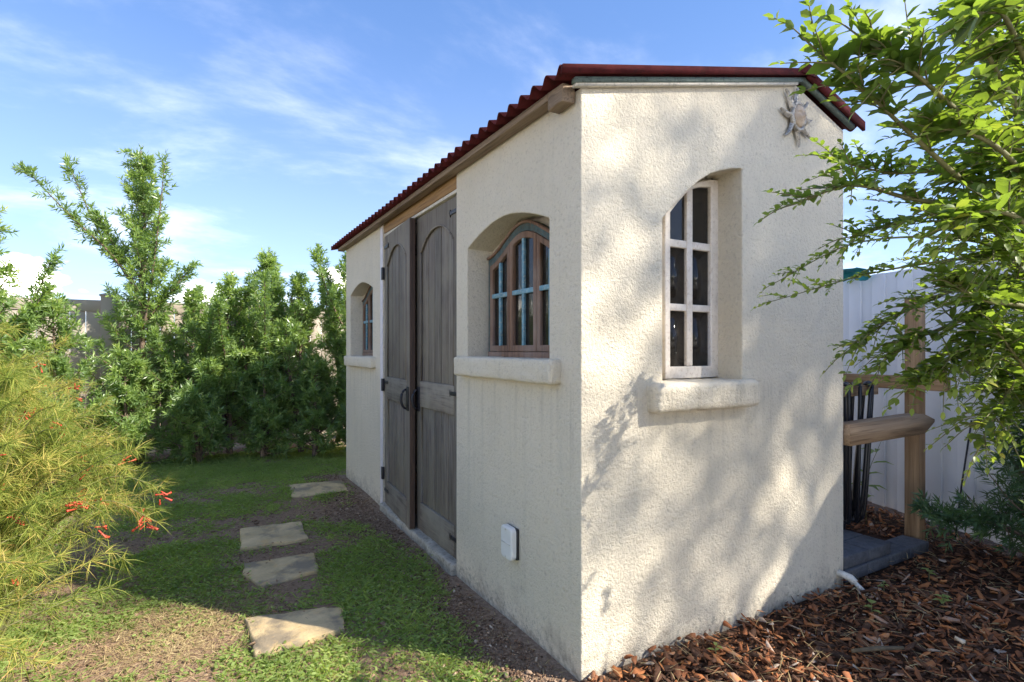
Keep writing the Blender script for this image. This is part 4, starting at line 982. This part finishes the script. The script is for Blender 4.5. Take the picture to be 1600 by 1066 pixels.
# ------------------------------------------------------------------ lawn, litter, mulch
from mathutils import noise as mnoise
def fbm(x, y, s, off=0.0): return np.array([mnoise.fractal(Vector((a * s + off, b * s - off, off * .37)), 1.0, 2.0, 4) for a, b in zip(x, y)])
def lawn():
    rs = np.random.default_rng(71); n = 150000
    # nearer ground gets more blades
    y = -1.2 + 7.3 * rs.random(n) ** 1.35; x = -2.6 + 3.0 * rs.random(n); 
    d = fbm(x, y, 1.35, 3.1) * .9 + fbm(x, y, 4.2, 8.0) * .5
    # worn dirt round the path and along the wall, green tongues elsewhere
    g = lambda cx, cy, sx, sy: np.exp(-((x - cx) / sx) ** 2 - ((y - cy) / sy) ** 2)
    d += .55 * g(-.45, 1.35, .26, .55) + .55 * g(-1.35, 2.05, .25, .5) + .6 * g(-1.0, 4.6, 1.2, .75) + .35 * g(-.7, .35, .5, .35) + .3 * g(-.35, 2.4, .2, .5)
    d -= .42 * g(-1.35, 3.15, .40, .35) + .55 * g(-.9, 2.1, .45, .12) + .5 * g(-.85, 1.4, .3, .12) + .8 * g(-1.45, 1.25, .25, .3) + .5 * g(-.3, 3.1, .3, .5)
    d -= 1.5 * np.clip((x + .22 + .10 * np.sin(y * 3.1)) / .20, 0, 1) * (y < 4.15); d += .17 + .3 * (y > 4.3)
    keep = (d + rs.normal(0, .24, n) + .35 * fbm(x, y, 11.0, 2.0) > .14) & ~in_stone(x, y, -.022) & ((x < -.06) | (y > 4.16)) & (x < .5)
    x, y, d = x[keep], y[keep], d[keep]; n = len(x); z = ground_z(x, y)
    hgt = rs.uniform(.022, .055, n) * (.75 + .5 * np.clip(d, 0, 1)); a = rs.uniform(0, 6.28, n); lean = rs.uniform(.5, 2.4, n)
    ax = np.stack([np.cos(a) * lean, np.sin(a) * lean, np.ones(n)], -1)
    fo = Foliage(); dry = (fbm(x, y, 2.7, 5.5) > .25)
    t = .38 + .12 * fbm(x, y, 3.0, 1.0) + rs.normal(0, .13, n) + .18 * np.exp(-((x + .8) ** 2 + (y - .45) ** 2) / .35) + .25 * dry * rs.random(n)
    fo.add(np.stack([x, y, z - .003], -1), ax, np.stack([-np.sin(a), np.cos(a), rs.normal(0, .4, n)], -1), hgt * 1.5, rs.uniform(.0045, .0085, n), STRIP, t, rs.uniform(.1, .5, n))
    o = fo.build('lawn_grass', MT['grass']); tag(o, 'patchy green lawn grass growing around the stepping stones', 'grass', kind='stuff')
    # broad little weed leaves mixed into the turf
    m = 26000; k = rs.integers(0, n, m); a = rs.uniform(0, 6.28, m); fo = Foliage()
    fo.add(np.stack([x[k] + rs.normal(0, .02, m), y[k] + rs.normal(0, .02, m), z[k] + rs.uniform(.004, .034, m)], -1), np.stack([np.cos(a), np.sin(a), rs.uniform(-.1, .5, m)], -1), np.stack([rs.normal(0, .3, m), rs.normal(0, .3, m), np.ones(m)], -1), rs.uniform(.014, .028, m), rs.uniform(.009, .015, m), LEAF, .38 + rs.normal(0, .14, m))
    keepo = fo.build('clover', MT['grass']); tag(keepo, 'small round weed leaves spread through the lawn', 'clover', kind='stuff')
    # dry straw: the sunlit dead patch and thin scatter over the bare soil
    m = 13000; fo = Foliage(); w = rs.random(m) < .46
    x = np.where(w, -1.42 + rs.normal(0, .20, m), -2.3 + 2.3 * rs.random(m)); y = np.where(w, 1.32 + rs.normal(0, .22, m), -.9 + 6.6 * rs.random(m) ** 1.3)
    k = ~in_stone(x, y, -.02); x, y = x[k], y[k]; m = len(x); a = rs.uniform(0, 6.28, m)
    fo.add(np.stack([x, y, ground_z(x, y) + rs.uniform(.0, .012, m)], -1), np.stack([np.cos(a), np.sin(a), rs.uniform(-.02, .55, m)], -1), np.stack([rs.normal(0, .3, m), rs.normal(0, .3, m), np.ones(m)], -1), rs.uniform(.018, .055, m), rs.uniform(.0015, .0032, m), STRIP, .45 + rs.normal(0, .22, m), rs.uniform(0, .25, m))
    o = fo.build('dead_grass', MT['straw']); tag(o, 'dry straw-coloured dead grass and thatch on bare soil', 'dead grass', kind='stuff')
lawn()

def flakes(x, y, zb, L, W, H, tint, rs, tilt):
    """irregular flat chips: 6-sided slabs, vectorised"""
    n = len(x); an = np.linspace(0, 2 * np.pi, 6, endpoint=False)[None] + rs.normal(0, .18, (n, 6))
    rr = rs.uniform(.45, 1.15, (n, 6)); P = np.stack([np.cos(an) * rr * (L / 2)[:, None], np.sin(an) * rr * (W / 2)[:, None], rs.normal(0, .10, (n, 6)) * W[:, None]], -1)
    top = P + np.array([0, 0, 1.]) * (H / 2)[:, None, None]; bot = P - np.array([0, 0, 1.]) * (H / 2)[:, None, None]; top[..., :2] *= .95
    V = np.concatenate([top, bot], 1)
    yaw, pt, rl = rs.uniform(0, 6.28, n), rs.normal(0, tilt, n), rs.normal(0, tilt, n)
    c, s = np.cos(pt), np.sin(pt); V = np.stack([V[..., 0] * c[:, None] - V[..., 2] * s[:, None], V[..., 1], V[..., 0] * s[:, None] + V[..., 2] * c[:, None]], -1)
    c, s = np.cos(rl), np.sin(rl); V = np.stack([V[..., 0], V[..., 1] * c[:, None] - V[..., 2] * s[:, None], V[..., 1] * s[:, None] + V[..., 2] * c[:, None]], -1)
    c, s = np.cos(yaw), np.sin(yaw); V = np.stack([V[..., 0] * c[:, None] - V[..., 1] * s[:, None], V[..., 0] * s[:, None] + V[..., 1] * c[:, None], V[..., 2]], -1)
    V += np.stack([x, y, zb], -1)[:, None]
    off = (np.arange(n) * 12)[:, None, None]; i = np.arange(6); j = (i + 1) % 6
    side = np.stack([i, i + 6, j + 6, j], -1)[None]; hx = np.arange(6)[None, None]
    return V.reshape(-1, 3), [(side + off).reshape(-1, 4), (hx + off).reshape(-1, 6), (hx[..., ::-1] + 6 + off).reshape(-1, 6)], np.repeat(np.clip(tint, 0, 1), 12)
def mulch():
    rs = np.random.default_rng(81); n = 42000
    x = -.12 + 4.1 * rs.random(n); y = -1.75 + 3.6 * rs.random(n)
    near = np.exp(-((x - .8) ** 2 + (y + .9) ** 2) / 2.2)
    ok = ((y < -.012) | (x > 1.89)) & ~((x > 1.87) & (x < 2.88) & (y > -.03) & (y < .5)) & (rs.random(n) < .45 + .55 * near)
    ok &= x < 3.27 + (y + .46) * .32 - .03
    x, y = x[ok], y[ok]; n = len(x)
    L = np.exp(rs.normal(math.log(.040), .62, n)); L = np.clip(L, .012, .15); W = np.minimum(L * rs.uniform(.10, .55, n) ** 1.0, .036); H = np.clip(W * .14, .0016, .005)
    pile = .028 + .020 * np.exp(-((y + .02) / .10) ** 2)
    z = ground_z(x, y) + rs.random(n) * pile
    tint = np.clip(.40 + .22 * fbm(x, y, 1.7, 4.0) + rs.normal(0, .27, n) + .02 * (x > 1.5) , 0, 1)
    V, F, T = flakes(x, y, z, L, W, H, tint, rs, .38)
    o = obj('bark_mulch', mesh_np('bark_mulch', V, F, MT['chip'], T)); tag(o, 'rust-brown bark chip mulch spread below the gable wall', 'mulch', kind='stuff')
    # needles and twigs on the bed
    m = 1600; fo = Foliage(); x = .1 + 3.2 * rs.random(m); y = -1.6 + 2.6 * rs.random(m); k = ((y < -.03) | (x > 2.9)) & (x < 3.2 + (y + .46) * .32); x, y = x[k], y[k]; m = len(x); a = rs.uniform(0, 6.28, m)
    fo.add(np.stack([x, y, .040 + rs.uniform(0, .012, m)], -1), np.stack([np.cos(a), np.sin(a), rs.normal(0, .12, m)], -1), np.stack([rs.normal(0, .3, m), rs.normal(0, .3, m), np.ones(m)], -1), rs.uniform(.03, .13, m), rs.uniform(.002, .004, m), STRIP, .45 + rs.normal(0, .2, m))
    o = fo.build('pine_straw', MT['straw']); tag(o, 'pale dry needles and stalks lying on the mulch', 'straw', kind='stuff')
mulch()
def litter():
    rs = np.random.default_rng(83); n = 16000; y = -.35 + 4.9 * rs.random(n) ** 1.4; x = -.30 + .30 * rs.random(n) - .12 * np.abs(rs.normal(0, 1, n)); k = (x > -1.3) & ~in_stone(x, y) & ~((x > -.04) & (y > 0))
    x, y = x[k], y[k]; n = len(x); L = np.exp(rs.normal(math.log(.012), .45, n)); W = L * rs.uniform(.3, .8, n)
    V, F, T = flakes(x, y, ground_z(x, y) + rs.random(n) * .008, L, W, W * .3, .5 + rs.normal(0, .24, n), rs, .3)
    o = obj('soil_litter', mesh_np('soil_litter', V, F, MT['litter'], T)); tag(o, 'crumbly bark scraps and grit along the foot of the wall', 'litter', kind='stuff')
litter()
def lawn_scraps():
    rs = np.random.default_rng(84); n = 13000; y = -.9 + 6.8 * rs.random(n) ** 1.35; x = -2.4 + 2.35 * rs.random(n); k = ~in_stone(x, y, -.01) | (rs.random(n) < .12); x, y = x[k], y[k]; n = len(x)
    L = np.exp(rs.normal(math.log(.013), .5, n)); W = L * rs.uniform(.12, .6, n)
    V, F, T = flakes(x, y, ground_z(x, y) + .003 + rs.random(n) * .006 + .022 * in_stone(x, y), L, W, W * .3, .42 + rs.normal(0, .22, n), rs, .3)
    o = obj('leaf_litter', mesh_np('leaf_litter', V, F, MT['litter'], T)); tag(o, 'brown leaf scraps strewn over the bare soil of the lawn', 'litter', kind='stuff')
lawn_scraps()

# single seedlings and odd bits in the mulch
def weed(x, y, h, n, L, label, seed, name='weed_seedling', mat='grass', droop=.25):
    rs = np.random.default_rng(seed); r = empty(name, (x, y, .02)); tag(r, label, 'weed'); wd, fo = MB(), Foliage()
    P = bez([(0, 0, -.03), (rs.normal(0, .01), rs.normal(0, .01), h * .5), (rs.normal(0, .1 * h), rs.normal(0, .1 * h), h)], 8); wd.tube(P, np.linspace(.003, .0015, 8), 5)
    wd.build('stem', MT['twig'], r, True); t = rs.uniform(.35, 1, n); k = np.minimum((t * 7).astype(int), 6); pos = P[k]; a = np.arange(n) * 2.4
    for i in range(n):
        V, F, _ = leaves(pos[i:i + 1], np.array([[math.cos(a[i]), math.sin(a[i]), .45]]), np.array([[0, 0, 1.]]), L * rs.uniform(.7, 1.15), L * .5 if name == 'weed_seedling' else L * .24, LEAF, np.array([droop]))
        obj('leaf', mesh_np('leaf', V, F, MT[mat], np.full(len(V), .68 + rs.normal(0, .1))), r)
weed(*[float(q) for q in (2.02, -.42)], .05, 9, .05, 'largest bright green seedling in the mulch near the drain pipe', 901)
weed(2.35, -.22, .05, 6, .045, 'small green seedling in the mulch in front of the pavers', 902)
weed(1.62, -.28, .045, 5, .05, 'pale yellow-green seedling in mulch close to the gable wall', 903)
weed(1.98, -.16, .04, 5, .035, 'tiny green seedling beside the drain spout', 904)
weed(.62, -.16, .05, 4, .035, 'tiny seedling poking from rust-red bark by the wall', 905)
weed(3.12, .52, .62, 12, .16, 'slim leafy weed growing against the white fence behind the post', 906, 'tall_weed', 'podo', .3)
def odd_bits():
    rs = np.random.default_rng(17)
    V, F, T = flakes(np.zeros(1), np.zeros(1), np.zeros(1), np.array([.055]), np.array([.035]), np.array([.012]), np.array([1.0]), rs, .15)
    o = obj('pale_stone', mesh_np('pale_stone', V, F, mat_plain('pale_stone', (.58, .50, .38), .8, .1))); o.location = (1.58, -.66, .062); tag(o, 'pale cream stone chip lying on dark mulch', 'stone')
    o = MB().tube([(-.10, .05, .0), (0, 0, .008), (.11, -.05, .004)], [.008, .010, .007], 6).build('stick', MT['dark_twig']); o.location = (1.18, -.52, .060); tag(o, 'brown stick lying on the mulch below the window', 'stick')
odd_bits()

# ------------------------------------------------------------------ tree whose shade dapples the gable wall (stands off to the right, behind the camera)
def shade_tree():
    S = np.array(SUN); ah = unit(S[:2]); nh = np.array([-ah[1], ah[0]])        # along / across the sunlight
    rs = np.random.default_rng(31)
    D, off = 11.5, 2.42; c2 = ah * D + nh * off
    r = empty('shade_tree', (c2[0] + .6, c2[1] - .5, 0)); tag(r, 'broad-leaved yard tree casting dappled shade on the gable wall', 'tree'); O = np.array([c2[0] + .6, c2[1] - .5, 0])
    C_ = np.array([c2[0], c2[1], 9.7]) - O; wd = MB()
    fork = np.array([0, 0, 6.0]); wd.tube(bez([(0, 0, -.1), (.12, .05, 3.2), fork], 12), np.linspace(.22, .12, 12), 10)
    fo = Foliage(); rad = np.array([2.35, 2.35, 2.7])
    for i in range(72):
        d = unit(rs.normal(0, 1, 3)); q = C_ + d * rad * rs.uniform(.45, 1.0); P = bez([fork, (fork + q) / 2 + rs.normal(0, .15, 3), q], 10); wd.tube(P, np.linspace(.05, .012, 10), 5)
        for j in range(7):
            e = q + rs.normal(0, .28, 3); wd.tube([P[-2], e], [.010, .004], 4, False); n = 40
            p = e + rs.normal(0, .13, (n, 3)); fo.add(p, rs.normal(0, 1, (n, 3)) + (0, 0, -.4), rs.normal(0, 1, (n, 3)), rs.uniform(.07, .12, n), .05, LEAF, .35 + rs.normal(0, .12, n))
    wd.build('trunk', MT['bark'], r, True); fo.build('crown', MT['podo'], r)
shade_tree()
